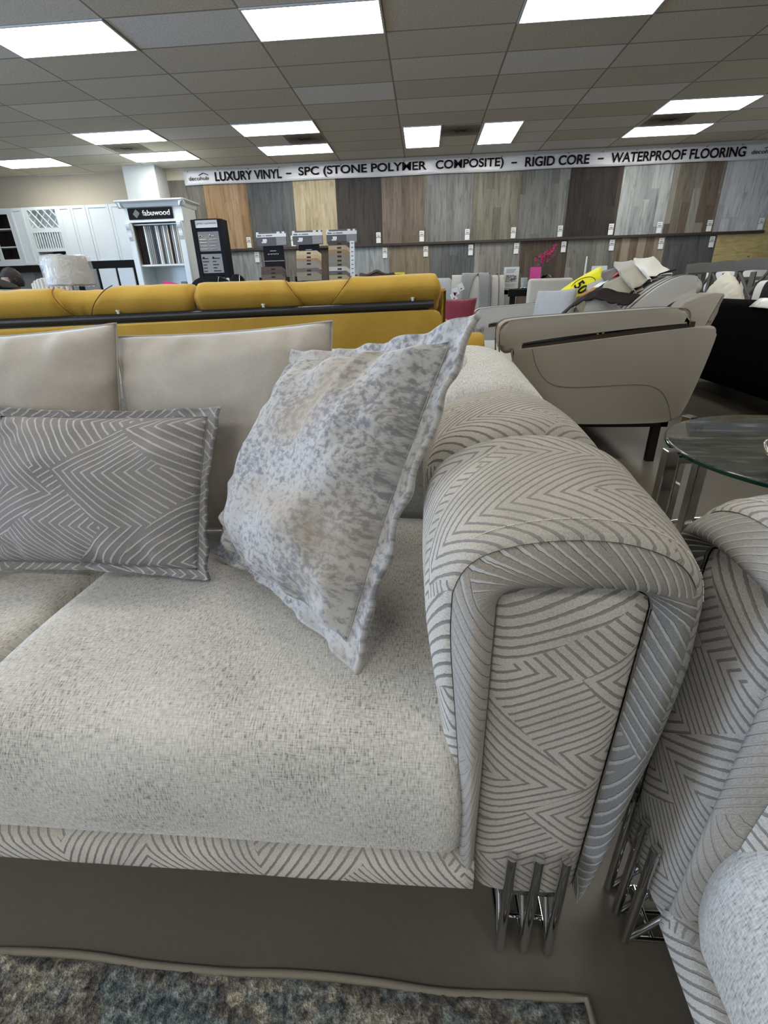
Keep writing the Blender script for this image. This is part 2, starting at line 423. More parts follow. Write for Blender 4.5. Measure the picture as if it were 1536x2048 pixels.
# ceiling lights: diffuser and frame
def mat_diffuser():
    t = NT('light_diffuser'); x, y, z = t.sep(t.obj())
    t.set(color=(.9,.95,1), rough=.4, emit=(1,.975,.91,1)); t.set(es=LAMP_E)
    return t.mat
m_diff = mat_diffuser(); m_frame = plain('light_frame', (.6,.62,.62), .5)
LG = 'fluorescent ceiling lights'
def light(i, j, label, w=1.18, d=.575, x=None, y=None):
    x = -4.047+1.22*i if x is None else x; y = 5.43+.61*j if y is None else y
    t = thing('ceiling_light', label, 'ceiling light', (x, y, CZ), 0)
    t['group'] = LG
    cx, cy = .61 if w > 1 else w/2+.02, .305 if d < 1 else d/2
    bm = BM(); e = .018
    for a in ((cx-w/2-e, cx+w/2+e, cy-d/2-e, cy-d/2), (cx-w/2-e, cx+w/2+e, cy+d/2, cy+d/2+e), (cx-w/2-e, cx-w/2, cy-d/2, cy+d/2), (cx+w/2, cx+w/2+e, cy-d/2, cy+d/2)):
        box(bm, *a, -.012, .0)
    obj('frame', bm, m_frame, t)
    obj('diffuser', box(BM(), cx-w/2, cx+w/2, cy-d/2, cy+d/2, -.008, -.001), m_diff, t)
    return t
light(0, 0, 'long white ceiling light at the top left, its left end beside the frame edge')
light(2, 0, 'long white ceiling light at the top, left of the top centre')
light(4, 0, 'long white ceiling light cut by the top edge, right of centre')
light(1, 5, 'bright ceiling light left of centre, farther from the banner of its close pair')
light(1, 7, 'bright ceiling light left of centre, nearer the banner of its close pair')
light(-1, 5, 'far left ceiling light above the white cabinets, upper of its pair')
light(-1, 7, 'ceiling light close to the white column, lower of its pair')
light(-3, 7, 'ceiling light at the left edge, above the beige wall')
light(0, 0, 'nearly square ceiling light above the word POLYMER, left of the dark vent', w=.56, d=1.19, x=-.355, y=9.07)
light(0, 0, 'nearly square ceiling light above the word RIGID, right of the dark vent', w=.56, d=1.19, x=.865, y=9.07)
light(6, 5, 'long ceiling light at the right edge, upper of its pair')
light(6, 7, 'long ceiling light above the word FLOORING, lower of its pair')
for i in (-4, -2): light(i, 0, 'ceiling light left of the view over the shop floor')
for j in (-6, -12):
    for i in (-2, 0, 2, 4, 6): light(i, j, 'ceiling light over the shop floor nearer the camera')
light(6, 0, 'ceiling light over the shop floor right of the view')
# stained return-air vents between the close pairs of lights
def mat_vent():
    t = NT('stained_vent'); d = t.node('ShaderNodeVectorMath', operation='LENGTH'); t.link(t.mapping(t.obj(), (1.6, 3.2, 1)), d.inputs[0])
    n = t.noise(t.obj(), 7, 4)
    f = t.m('ADD', d.outputs['Value'], t.m('MULTIPLY', t.m('SUBTRACT', n, .5), .7))
    t.set(color=t.ramp(f, [(.0, (.03,.025,.015)), (.35, (.12,.10,.07)), (1, (.34,.31,.25))]), rough=.8); return t.mat
m_vent = mat_vent()
def vent(x, y, label, w=.6, d=.57):
    t = thing('ceiling_vent', label, 'ceiling vent', (x, y, CZ), 0, 'stained ceiling vents')
    bm = BM(); box(bm, -w/2, w/2, -d/2, d/2, -.006, 0); obj('grille', bm, m_vent, t)
    bm = BM(); tube(bm, [(-.1,-.05,-.008), (-.05,.05,-.008), (0,-.05,-.008), (.05,.05,-.008), (.1,-.05,-.008)], .006, 6); obj('damper', bm, M['dark_brown'], t)
vent(-4.9, 9.39, 'dark stained ceiling vent between the two lights near the white column')
vent(-1.93, 9.39, 'dark stained ceiling vent between the two lights left of centre')
vent(.54, 9.39, 'dark stained ceiling vent between the two square lights')
vent(3.64, 9.39, 'dark stained ceiling vent between the two lights at the right')

# ------------------------------------------------------------ the hero sofa
def section():
    """arm cross-section, inner bottom over the top to the outer bottom (x, z)"""
    inner = [(.046,.228), (.045,.29), (.036,.42), (.016,.56), (.002,.66), (.004,.725)]
    top = [(.004,.725), (.022,.775), (.065,.805), (.12,.822), (.185,.828), (.25,.820), (.31,.790), (.343,.745), (.350,.70)]
    outer = [(.350,.70), (.352,.62), (.345,.5), (.330,.38), (.305,.26), (.275,.18), (.25,.155)]
    I = resample(smooth_poly(inner, 2, False), 26); T = resample(smooth_poly(top, 3, False), 40); O = resample(smooth_poly(outer, 2, False), 28)
    return [tuple(p) for p in I[:-1]+T[:-1]+O]
def panel_line(e=0.0):
    a = .088-e; b = .262+e; z1 = .735+e; r = .028
    inner = [(a+.0,.228), (a, z1-r)]
    top = [(a+r*(1-cos(k*pi/2/6)), z1-r+r*sin(k*pi/2/6)) for k in range(7)]
    top += [(b-r+r*sin(k*pi/2/6), z1-r+r*cos(k*pi/2/6)) for k in range(7)]
    outer = [(b, z1-r), (b-.012, .158)]
    I = resample([Vector(p) for p in inner], 26); T = resample([Vector(p) for p in top], 40); O = resample([Vector(p) for p in outer], 28)
    return [tuple(p) for p in I[:-1]+T[:-1]+O]
def arclen(C):
    L = [0]
    for a, b in zip(C, C[1:]): L.append(L[-1]+math.hypot(a[0]-b[0], a[1]-b[1]))
    return L
def build_arm(root, x0=0.0, m=1, pads=((0, .355), (.39, .73), (.76, 1.20))):
    """arm whose inner side is at local x0; m=-1 mirrors it"""
    C = section(); P = panel_line(); LC = arclen(C); fl = (m < 0)
    def W(x, y, z): return (x0+m*x, y, z)
    R = .062; cx, cz = .175, .45
    # front roll: from the panel crease out to the seam
    FS = .62; YSM = .020
    def wt(k):   # 1 along the top of the arch, 0 low on its sides
        return max(0, min(1, (C[k][1]-.60)/.18))
    def ry(k): return .065+.17*wt(k)**1.5
    G = []; UV = []
    for q in range(15):
        f = q/14; lat = FS*f
        y = .013*(1-f)**2 + YSM*f**3 - .020*sin(pi*f)**.8 + (.006 if q == 14 else 0)
        row = []; ur = []
        for k, (c, p) in enumerate(zip(C, P)):
            x = p[0]+(c[0]-p[0])*lat; z = p[1]+(c[1]-p[1])*lat
            row.append(W(x, y + .0015*nz(x*9, z*9, 2), z)); ur.append((LC[k]*.9, f*.075))
        G.append(row); UV.append(ur)
    grid_mesh('front_roll', G, M['pattern_roll'], root, UV, flip=fl)
    seam = [W(p[0]+(c[0]-p[0])*FS, YSM+.002, p[1]+(c[1]-p[1])*FS) for c, p in zip(C, P)]
    bm = BM(); tube(bm, seam, .0016, 6); obj('seam', bm, M['seam'], root, True)
    def front(k, a):
        c, p = C[k], P[k]; s = FS+(1-FS)*sin(a)
        return p[0]+(c[0]-p[0])*s, YSM+ry(k)*(1-cos(a)), p[1]+(c[1]-p[1])*s
    bm = BM()
    for k in range(32, 64):
        q = []
        for kk in (k, k+1):
            x, y, z = front(kk, radians(26)); n = Vector((0, -.9, .8)).normalized()*.0012; q.append(Vector(W(x+n.x, y+n.y, z+n.z)))
        tube(bm, [q[0], q[0].lerp(q[1], .78)], .0007, 5)
    obj('top_stitching', bm, M['thread'], root, True)
    # pads along the depth
    for j, (ya, yb) in enumerate(pads):
        G = []; UV = []
        prof = []
        if j == 0:
            for q in range(13): prof.append((0, 'f', radians(7.5*q)))
        else:
            for k in range(9):
                a = pi/2*k/8; prof.append((ya+.05*(1-cos(a)), 'e', .040*(1-sin(a))))
        for k in range(1, 12): prof.append((k/12, 'm', -.004*sin(pi*k/12)))
        for k in range(9):
            a = pi/2*k/8; prof.append((yb-.05+.05*sin(a), 'e', .045*(1-cos(a))))
        for yy, kind, val in prof:
            row = []; ur = []
            for k, (c, p) in enumerate(zip(C, P)):
                if kind == 'f':
                    x, y, z = front(k, val)
                else:
                    y = yy
                    if kind == 'm':
                        st = YSM+ry(k) if j == 0 else ya+.05
                        y = st+(yb-.05-st)*yy
                    d = Vector((c[0]-cx, c[1]-cz)); L = d.length; d = d/L*(L-val+(0 if j < 2 else .062*min(1, max(0, (y-.76)/.36))**.8*max(0, 1-((c[0]-.12)/.2)**2)-.008)*(1 if c[1] > .5 else 0)); x, z = cx+d.x, cz+d.y
                w_ = .0035*nz(x*5+j*3, y*5, z*5) if kind != 'f' else 0
                row.append(W(x, y, z+w_)); ur.append((LC[k]*1.0, y+.4*j))
            G.append(row); UV.append(ur)
        # close the far end
        c0 = [(cx, .45)]
        row = []; ur = []
        for k, c in enumerate(C):
            t = .55; row.append(W(cx+(c[0]-cx)*t, yb+.003, cz+(c[1]-cz)*t)); ur.append((LC[k]*.6, yb))
        G.append(row); UV.append(ur)
        G.append([W(cx, yb+.003, .3)]*len(C)); UV.append([(0, yb)]*len(C))
        o = grid_mesh('arm_pad' if j < 2 else 'corner_pad', G, M['pattern'] if j < 2 else M['seat_back'], root, UV, flip=fl)
        if j < len(pads)-1:
            Y = (yb+pads[j+1][0])/2; G = []; UV = []
            for q in range(7):
                row = []; ur = []; a = -1+2*q/6
                for k, c in enumerate(C):
                    d = Vector((c[0]-cx, c[1]-cz)); L = d.length; d = d/L*(L-.026-.02*a*a); row.append(W(cx+d.x, Y+a*.028, cz+d.y)); ur.append((LC[k], q*.01))
                G.append(row); UV.append(ur)
            grid_mesh('pad_welt', G, M['pattern_roll'], root, UV, flip=fl)
    # front panel, softly domed
    a, b, z0, z1 = .088, .262, .156, .735; nu, nv = 18, 44; G = []; UV = []
    for jv in range(nv+1):
        v = jv/nv; row = []; ur = []
        for iu in range(nu+1):
            u = iu/nu; z = z0+(z1-z0)*v; bb = b-.012*(1-v)
            x = a+(bb-a)*u
            # rounded top corners
            su, sv = 2*u-1, v
            if z > z1-.028:
                dz = (z-(z1-.028)); ins = .028-sqrt(max(0, .028**2-dz*dz)); x = a+ins+(bb-a-2*ins)*u
            dome = (1-abs(su)**5)*(1-max(0, (v-.9)/.1)**2.2)
            row.append(W(x, .016-.017*dome, z)); ur.append((x, z))
        G.append(row); UV.append(ur)
    grid_mesh('front_panel', G, M['pattern_panel'], root, UV, flip=fl)
    bm = BM(); cr = [W(x, .012, z) for x, z in panel_line(.001)]; tube(bm, cr, .0015, 6); obj('panel_crease_shade', bm, M['seam'], root, True)  # crease shade drawn as a thin dark line; the panel has no piping
    # underside
    bm = BM(); 
    xs = sorted((x0+m*.05, x0+m*.27)); box(bm, xs[0], xs[1], .02, 1.0, .150, .166, .004); obj('underside', bm, M['dark_brown'], root)
def build_leg(root, x0, m=1, y=-.012, back=False):
    """one chrome foot: three V-shaped bars on rails"""
    bm = BM(); s = -1 if back else 1
    for k in range(3):
        x = x0+m*(.141+.0405*k)
        bm_y = y
        tube(bm, [(x, bm_y, .004), (x, bm_y+s*.001, .262)], .0078, 12)
        tube(bm, [(x, bm_y+s*.006, .008), (x, bm_y+s*.105, .158)], .0055, 10)
        tube(bm, [(x, bm_y, .008), (x, bm_y+s*.09, .008)], .0048, 8)
    xa, xb = x0+m*.141, x0+m*.222
    tube(bm, [(xa, y+s*.045, .010), (xb, y+s*.045, .010)], .005, 8)
    tube(bm, [(xa, y+s*.09, .008), (xb, y+s*.09, .008)], .005, 8)
    xs = sorted((xa-m*.01, xb+m*.01)); box(bm, xs[0], xs[1], y+s*.012 if s > 0 else y-.08, y+.08 if s > 0 else y-.012, .140, .156, .002)
    obj('leg', bm, M['chrome'], root, True)
def build_seat(root, xa, xb, m=1, x0=0.0, depth=.80):
    """fully upholstered seat section with a rolled front that falls to the base"""
    prof = [(.06,.205), (.016,.207), (.004,.23), (-.004,.28), (-.006,.34), (.002,.40), (.03,.445), (.09,.468), (.2,.472), (.35,.468), (.5,.462), (depth-.05,.455), (depth,.44), (depth,.3)]
    PR = resample(smooth_poly(prof, 2, False), 70)
    L = [0]
    for p, q in zip(PR, PR[1:]): L.append(L[-1]+(q-p).length)
    N = 40; G = []; UV = []
    cy, cz = .4, .30
    for i in range(N+1):
        u = i/N; x = xa+(xb-xa)*u; r = .03
        e = x-xa; e2 = xb-x; ins = 0 if e > r else r-sqrt(max(0, r*r-(r-e)**2))
        if e2 < .012: ins = .012-sqrt(max(0, .012**2-(.012-e2)**2))
        row = []; ur = []
        for k, p in enumerate(PR):
            d = Vector((p.x-cy, p.y-cz)); q = d*(1-ins/max(d.length, .1)); 
            crown = .006*sin(pi*u)*(1 if p.y > .4 else .5)
            y, z = cy+q.x, cz+q.y+crown
            if p.y < .215: z = p.y+.0*ins
            row.append((x0+m*x, y+.002*nz(x*6, p.y*6, p.x*6), z+.002*nz(x*5+4, p.x*5))); ur.append((x, L[k]))
        G.append(row); UV.append(ur)
    # end caps
    for end, at in ((0, 0), (1, len(G)-1)):
        src = G[0] if end == 0 else G[-1]
        c = Vector(src[0]); row = [(src[0][0], .3, .25)]*len(src)
        if end == 0: G.insert(0, row); UV.insert(0, UV[0])
        else: G.append(row); UV.append(UV[-1])
    return grid_mesh('seat_cushion', G, M['seat'], root, UV, flip=(m > 0))
def build_base(root, xa, xb, m=1, x0=0.0):
    prof = [(.10,.156), (.02,.156), (-.006,.158), (-.014,.17), (-.014,.215), (-.006,.232), (.03,.236), (.10,.236)]
    PR = resample(smooth_poly(prof, 1, False), 20); L = [0]
    for p, q in zip(PR, PR[1:]): L.append(L[-1]+(q-p).length)
    G = []; UV = []; N = 80
    for i in range(N+1):
        x = xa+(xb-xa)*i/N
        G.append([(x0+m*x, p.x+.0015*nz(x*7, 1), p.y+.002*nz(x*4, 3)) for p in PR]); UV.append([(L[k]+.3, x*1.0) for k in range(len(PR))])
    for src, pos in ((G[0], 0), (G[-1], len(G))):
        c = [(src[0][0], .05, .19)]*len(src)
        if pos == 0: G.insert(0, c); UV.insert(0, UV[0])
        else: G.append(c); UV.append(UV[-1])
    grid_mesh('base_rail', G, M['pattern'], root, UV, flip=(m > 0))
    xs = sorted((x0+m*xa, x0+m*xb)); obj('base_frame', box(BM(), xs[0], xs[1], .05, 1.05, .16, .30, .01), M['seat_back'], root)
def build_back(root, xa, xb, m=1, x0=0.0, top=.885, y0=.80, y1=1.17):
    """one back section with a rolled top"""
    prof = [(y0+.02,.20), (y0+.0,.45), (y0+.02,.68), (y0+.06,top-.07), (y0+.13,top-.012), (y0+.22,top), (y1-.06,top-.01), (y1,top-.08), (y1+.01,.5), (y1,.20)]
    PR = resample(smooth_poly(prof, 2, False), 60); L = [0]
    for p, q in zip(PR, PR[1:]): L.append(L[-1]+(q-p).length)
    N = 30; G = []; UV = []; cy, cz = (y0+y1)/2, .45
    for i in range(N+1):
        u = i/N; x = xa+(xb-xa)*u; r = .05; e = min(x-xa, xb-x); ins = 0 if e > r else r-sqrt(max(0, r*r-(r-e)**2))
        row = []
        for p in PR:
            d = Vector((p.x-cy, p.y-cz)); q = d*(1-ins*.9/max(d.length, .15)); row.append((x0+m*x, cy+q.x, cz+q.y+.004*nz(x*5, p.x*5)))
        G.append(row); UV.append([(x, L[k]) for k in range(len(PR))])
    for pos in (0, 1):
        src = G[0] if pos == 0 else G[-1]; row = [(src[0][0], cy, .4)]*len(src)
        if pos == 0: G.insert(0, row); UV.insert(0, UV[0])
        else: G.append(row); UV.append(UV[-1])
    grid_mesh('back_section', G, M['seat_back'], root, UV, flip=(m > 0))

YS = .462
sofa = thing('sofa', 'silver grey velvet sofa with chevron patterned rolled arm and chrome bar feet', 'sofa', (0, YS, 0))
build_arm(sofa, 0, 1)
build_leg(sofa, 0, 1)
build_leg(sofa, 0, 1, 1.02, True)
build_seat(sofa, -.757, .066); build_seat(sofa, -1.58, -.763)
build_base(sofa, -1.58, .086)
for a, b in ((-1.95, -1.36), (-1.35, -.755), (-.745, -.148), (-.14, .13)): build_back(sofa, a, b, y1=1.20, y0=.80)

sofa2 = thing('sofa', 'blue-grey lit velvet sofa at right edge, chevron arm, facing left', 'sofa', (.372, .335, 0), radians(-90))
build_arm(sofa2, 0, -1)
build_leg(sofa2, 0, -1)
build_seat(sofa2, -1.2, .062, -1)
build_base(sofa2, -1.2, .086, -1)
build_back(sofa2, -.6, .33, -1); build_back(sofa2, -1.2, -.61, -1)

# ------------------------------------------------------------ pillows
def pillow(name, label, corners, T, mats, flange=0.0, pinch=.05, group=None, wav=.008, wr=.006, N=44, seed=0, ears=0.0, category='pillow', e=.55, back=.75):
    """corners bl, br, tr, tl in world; body bulges to the camera's side; optional flat flange"""
    bl, br, tr, tl = [Vector(c) for c in corners]; ctr = (bl+br+tr+tl)/4
    base = Vector((ctr.x, ctr.y, min(c.z for c in (bl, br, tr, tl))))
    root = thing(name, label, category, base, 0, group)
    W = ((br-bl).length+(tr-tl).length)/2; H = ((tl-bl).length+(tr-br).length)/2
    nn = (br-bl).cross(tl-bl).normalized()
    if nn.y > 0: nn = -nn
    def P(s, t):
        u, v = (s+1)/2, (t+1)/2
        return bl*(1-u)*(1-v)+br*u*(1-v)+tr*u*v+tl*(1-u)*v - base
    bs, bt = 1-2*flange/W, 1-2*flange/H
    def pin(s, t):
        return s*(1-pinch*(1-t*t)), t*(1-pinch*(1-s*s))
    def hgt(s, t): return T*(max(0, 1-abs(s)**2.6)*max(0, 1-abs(t)**2.6))**e
    def wrk(s, t):
        edge = max(abs(s), abs(t)); c = max(0, edge-.35)
        r = wr*(nz(s*2.1+seed, t*2.1, seed*.7)+.5*nz(s*5+seed, t*4, 1))
        r += wr*1.3*c*sin(17*t+3*nz(t*3, seed))*max(0, abs(s)-.4)*1.6 + wr*1.3*c*sin(16*s+seed+3*nz(s*3, seed))*max(0, abs(t)-.4)*1.6
        return r
    for side, nm in ((1, 'cover'), (-1, 'cover_back')):
        G = []; UV = []
        for j in range(N+1):
            row = []; ur = []
            for i in range(N+1):
                a, b = -1+2*i/N, -1+2*j/N
                a = math.copysign(abs(a)**.8, a); b = math.copysign(abs(b)**.8, b)
                s, t = pin(a, b); h = hgt(a, b)
                k = min(1, h/(T*.4)) if T else 0
                p = P(s*bs, t*bt) + nn*(h*(1 if side > 0 else -back) + (wrk(a, b)*k if side > 0 else 0))
                row.append(tuple(p)); ur.append((a*W/2+seed, b*H/2+seed*.3))
            G.append(row); UV.append(ur)
        if side > 0: front = G, UV
        else: backg = G, UV
    # one closed cover: front and back grids share the rim
    G, UV = front; G2, UV2 = backg
    nv = N+1; verts = [p for r in G for p in r]+[p for r in G2 for p in r]; faces = []; uvs = []
    for j in range(N):
        for i in range(N):
            q = [(j, i), (j, i+1), (j+1, i+1), (j+1, i)]
            faces.append([a*nv+b for a, b in q]); uvs += [UV[a][b] for a, b in q]
            q = q[::-1]; faces.append([nv*nv+a*nv+b for a, b in q]); uvs += [UV2[a][b] for a, b in q]
    me = bpy.data.meshes.new('cover'); me.from_pydata(verts, [], faces); l = me.uv_layers.new(name='UVMap')
    for k, c in enumerate(uvs): l.data[k].uv = c
    bm = bmesh.new(); bm.from_mesh(me); bmesh.ops.remove_doubles(bm, verts=bm.verts, dist=1e-5); bmesh.ops.recalc_face_normals(bm, faces=bm.faces); bm.to_mesh(me); bm.free()
    link_mesh('cover', me, mats[0], root)
    if flange > 0:
        K = 60; R = 6; per = []
        for sd in range(4):
            for k in range(K):
                f = -1+2*k/K
                per.append([(f, -1), (1, f), (-f, 1), (-1, -f)][sd])
        G = []; UV = []
        for q, thick in [(r/R, 1) for r in range(R+1)]+[(1-r/R, -1) for r in range(R+1)]:
            row = []; ur = []
            for idx, (a, b) in enumerate(per):
                s0, t0 = pin(a, b); pi_ = P(s0*bs*.985, t0*bt*.985); 
                po_ = pinch*.8+.035; s1, t1 = a*(1-po_*(1-b*b)), b*(1-po_*(1-a*a)); po = P(s1, t1)
                ang = idx/len(per)*2*pi
                wv = wav*(sin(ang*23+2*nz(a*3+seed, b*3))*.5+nz(a*4+seed, b*4, 3)*1.2)*q
                th = .0035+(.003 if q > .83 else 0)
                p = pi_.lerp(po, q)+nn*(wv+thick*th)
                row.append(tuple(p)); ur.append(((a*(bs+(1-bs)*q))*W/2+seed+.2, (b*(bt+(1-bt)*q))*H/2+seed*.3))
            row.append(row[0]); ur.append(ur[0])
            G.append(row); UV.append(ur)
        o = grid_mesh('flange', G, mats[1] if len(mats) > 1 else mats[0], root, UV)
        bm = BM()
        ring = []
        for idx, (a, b) in enumerate(per):
            if idx % 2: continue
            s0, t0 = pin(a, b); ring.append(tuple(P(s0*bs*.99, t0*bt*.99)+nn*.006))
        tube(bm, ring, .0009, 6, True); obj('stitching', bm, mats[0], root, True)
    else:
        bm = BM(); ring = []
        K = 40
        for sd in range(4):
            for k in range(K):
                f = -1+2*k/K; a, b = [(f, -1), (1, f), (-f, 1), (-1, -f)][sd]
                s0, t0 = pin(a, b); ring.append(tuple(P(s0, t0)))
        tube(bm, ring, .0028, 6, True); obj('edge_seam', bm, mats[0], root, True)
    return root

pillow('back_cushion', 'plain plush beige-grey cushion at back of sofa, right one, behind mottled pillow',
       [(-.765,1.10,.468), (-.235,1.115,.468), (-.214,1.20,.981), (-.757,1.20,.957)], .085, [M['cushion']], pinch=.035, group=None, wr=.006, seed=1, back=.55)
pillow('back_cushion', 'plain plush beige cushion at left edge of picture behind patterned lumbar pillow',
       [(-1.30,1.08,.470), (-.745,1.065,.470), (-.724,1.165,.989), (-1.28,1.17,.965)], .10, [M['cushion']], pinch=.045, wr=.009, seed=5, back=.45)
pillow('throw_pillow', 'square silver mottled crushed velvet pillow with flange leaning on its corner',
       [(-.497,.975,.479), (-.106,.594,.476), (.084,.80,1.008), (-.283,1.10,.926)], .115, [M['crushed']], flange=.034, pinch=.05, wav=.010, wr=.022, seed=2, back=.5)
pillow('lumbar_pillow', 'rectangular lumbar pillow with chevron lines and ruffled flange at the left',
       [(-.985,.87,.484), (-.461,.85,.482), (-.443,1.02,.822), (-.985,1.03,.826)], .092, [M['pattern_pillow']], flange=.021, pinch=.035, wav=.008, wr=.009, seed=3, back=.4)
pillow('throw_pillow', 'taupe mottled velvet pillow, only a sliver showing at left edge',
       [(-1.50,.95,.484), (-.988,.80,.480), (-.99,.90,.80), (-1.47,1.02,.95)], .06, [M['crushed_dark']], flange=.03, pinch=.04, seed=9, back=.4)

# ------------------------------------------------------------ rug
def rug():
    root = thing('area_rug', 'mottled grey, blue and brown pile rug on the floor at the bottom', 'rug', (-1, -.2, 0))
    t = NT('rug_pile'); u = t.obj()
    b = t.noise(t.mapping(u, (1, 1.8, 1)), 4.2, 4, .6); f = t.noise(u, 190, 2, .6); h = t.noise(t.mapping(u, loc=(3,1,0)), 62, 3, .7)
    c1 = t.ramp(b, [(.36, (.06,.085,.095)), (.44, (.16,.18,.17)), (.50, (.085,.075,.065)), (.57, (.26,.235,.185)), (.64, (.12,.14,.135)), (.72, (.30,.30,.27))])
    c2 = t.ramp(h, [(.32, (.16,.17,.2)), (.5, (.9,.9,.9)), (.66, (1.9,1.85,1.7))])
    t.set(color=t.mix(1, t.mix(1, c1, c2, 'MULTIPLY'), t.ramp(f, [(.3, (.55,.55,.55)), (.7, (1.4,1.4,1.4))]), 'MULTIPLY'), rough=1, spec=.05, sheen=.2)
    t.bump(t.m('ADD', f, h), 1.0, .006)
    x0, x1, y0, y1 = -1.6, .270, -.9, .386
    nx, ny = 330, 230; G = []
    for j in range(ny+1):
        y = y0+(y1-y0)*j/ny; row = []
        for i in range(nx+1):
            x = x0+(x1-x0)*i/nx; e = min(x1-x, y1-y, x-x0, y-y0)
            z = .013*min(1, e/.012)**.5 + .0035*nz(x*70, y*70) + .002*nz(x*140, y*140, 5) if e > .001 else .002
            row.append((x+1+.001*nz(x*90, y*90, 9), y+.2, max(.002, z)))
        G.append(row)
    o = grid_mesh('pile', G, t.mat, root)
    bm = BM(); pts = []
    for k in range(60): pts.append((x0+(x1-x0)*k/59+1, y1+.2+.0035*sin(k*.45)+.002*nz(k*.3, 0), .0065))
    for k in range(1, 40): pts.append((x1+1+.003*sin(k*.5), y1-(y1-y0)*k/39+.2, .0065))
    tube(bm, pts, .0065, 8); obj('bound_edge', bm, plain('rug_binding', (.20,.17,.125), .9, bumpy=.5, bscale=150), root, True)
rug()

# ------------------------------------------------------------ round glass table
def glass_table():
    cx, cy, zt = 1.28, 1.555, .55
    root = thing('side_table', 'round black marble-look glass side table with square chrome legs', 'table', (cx, cy, 0))
    t = NT('marble_glass'); o = t.obj()
    n = t.noise(t.mapping(o, (1.2, 7, 1)), 3.5, 6, .65, .8)
    t.set(color=t.ramp(n, [(.35, (.02,.022,.02)), (.52, (.05,.054,.05)), (.66, (.15,.155,.14))]), rough=.04, spec=.7, coat=.3)
    bm = BM(); lathe(bm, [(.30, zt-.012), (.452, zt-.012), (.4575, zt-.009), (.4575, zt-.003), (.4555, zt-.0004), (.4545, zt), (.4535, zt), (.4, zt), (.30, zt), (.02, zt)], seg=96); obj('table_top', bm, t.mat, root, True)
    eg = plain('green_glass_edge', (.01,.05,.035), .08, spec=.8)
    bm = BM(); lathe(bm, [(.445, zt-.016), (.459, zt-.014), (.460, zt-.004), (.4585, zt-.003), (.445, zt-.0125)], seg=96); obj('glass_edge', bm, eg, root, True)
    for a in (181, 117, 0, 297, 60, 240):
        if a in (60, 240): continue
        r = .485; x, y = r*cos(radians(a)), r*sin(radians(a)); R = Matrix.Translation((x, y, 0)) @ Matrix.Rotation(radians(a), 4, 'Z')
        bm = BM(); box(bm, -.02, .02, -.02, .02, 0, zt+.004, .003, M=R)
        leg = obj('leg', bm, M['chrome'], root)
        bm = BM(); box(bm, -.10, -.02, -.012, .012, zt-.04, zt-.017, .002, M=R); box(bm, -.115, -.085, -.02, .02, 0, zt-.017, .003, M=R)
        obj('inner_post', bm, M['chrome'], leg)
    bm = BM(); tube(bm, [(.475*cos(2*pi*k/72), .475*sin(2*pi*k/72), .08) for k in range(72)], .009, 8, True); obj('lower_ring', bm, M['chrome'], root, True)
    return root
glass_table()
def glass_dish():
    zt = .55; root = thing('glass_dish', 'clear glass dish with a wavy silvery rim standing on the round table', 'dish', (1.12, 1.31, zt))
    m = NT('dish_glass'); m.set(color=(.85,.9,.88), rough=.02, trans=.9, ior=1.45)
    N = 64; G = []
    for r, z in ((.02, .002), (.08, .004), (.12, .02), (.155, .055), (.165, .06), (.16, .064), (.15, .058), (.115, .026), (.075, .010), (.02, .008)):
        G.append([(r*(1+.08*sin(5*2*pi*k/N))*cos(2*pi*k/N), r*(1+.08*sin(5*2*pi*k/N))*sin(2*pi*k/N), z*(1+.25*sin(5*2*pi*k/N+1))) for k in range(N+1)])
    grid_mesh('bowl', G, m.mat, root)
    bm = BM(); tube(bm, [(.165*(1+.08*sin(5*2*pi*k/N))*cos(2*pi*k/N), .165*(1+.08*sin(5*2*pi*k/N))*sin(2*pi*k/N), .062*(1+.25*sin(5*2*pi*k/N+1))) for k in range(N)], .006, 8, True)
    obj('rim', bm, M['steel'], root, True)
glass_dish()

# ------------------------------------------------------------ mustard sofa behind
def sweep_pad(name, prof, xf0, xf1, mat, root, r=.03, N=24, cy=.1, cz=1.0, wob=.003):
    """profile in (y,z) swept along x between xf0(z) and xf1(z), ends rounded"""
    PR = resample(smooth_poly(prof, 2, False), 44); G = []; 
    for i in range(N+1):
        u = i/N; a = min(u, 1-u)*(xf1(cz)-xf0(cz)); ins = 0 if a > r else r-sqrt(max(0, r*r-(r-a)**2))
        row = []
        for p in PR:
            d = Vector((p.x-cy, p.y-cz)); L = max(d.length, .03); q = d*max(0.1, 1-ins/L)
            z = cz+q.y; row.append((xf0(z)+(xf1(z)-xf0(z))*u, cy+q.x+wob*nz(u*4, p.x*9, xf0(1)), z+wob*nz(u*5, 3, xf0(1))))
        G.append(row)
    for pos in (0, 1):
        src = G[0] if pos == 0 else G[-1]; row = [(src[len(src)//2][0], cy, cz)]*len(src)
        if pos == 0: G.insert(0, row)
        else: G.append(row)
    return grid_mesh(name, G, mat, root, flip=True)
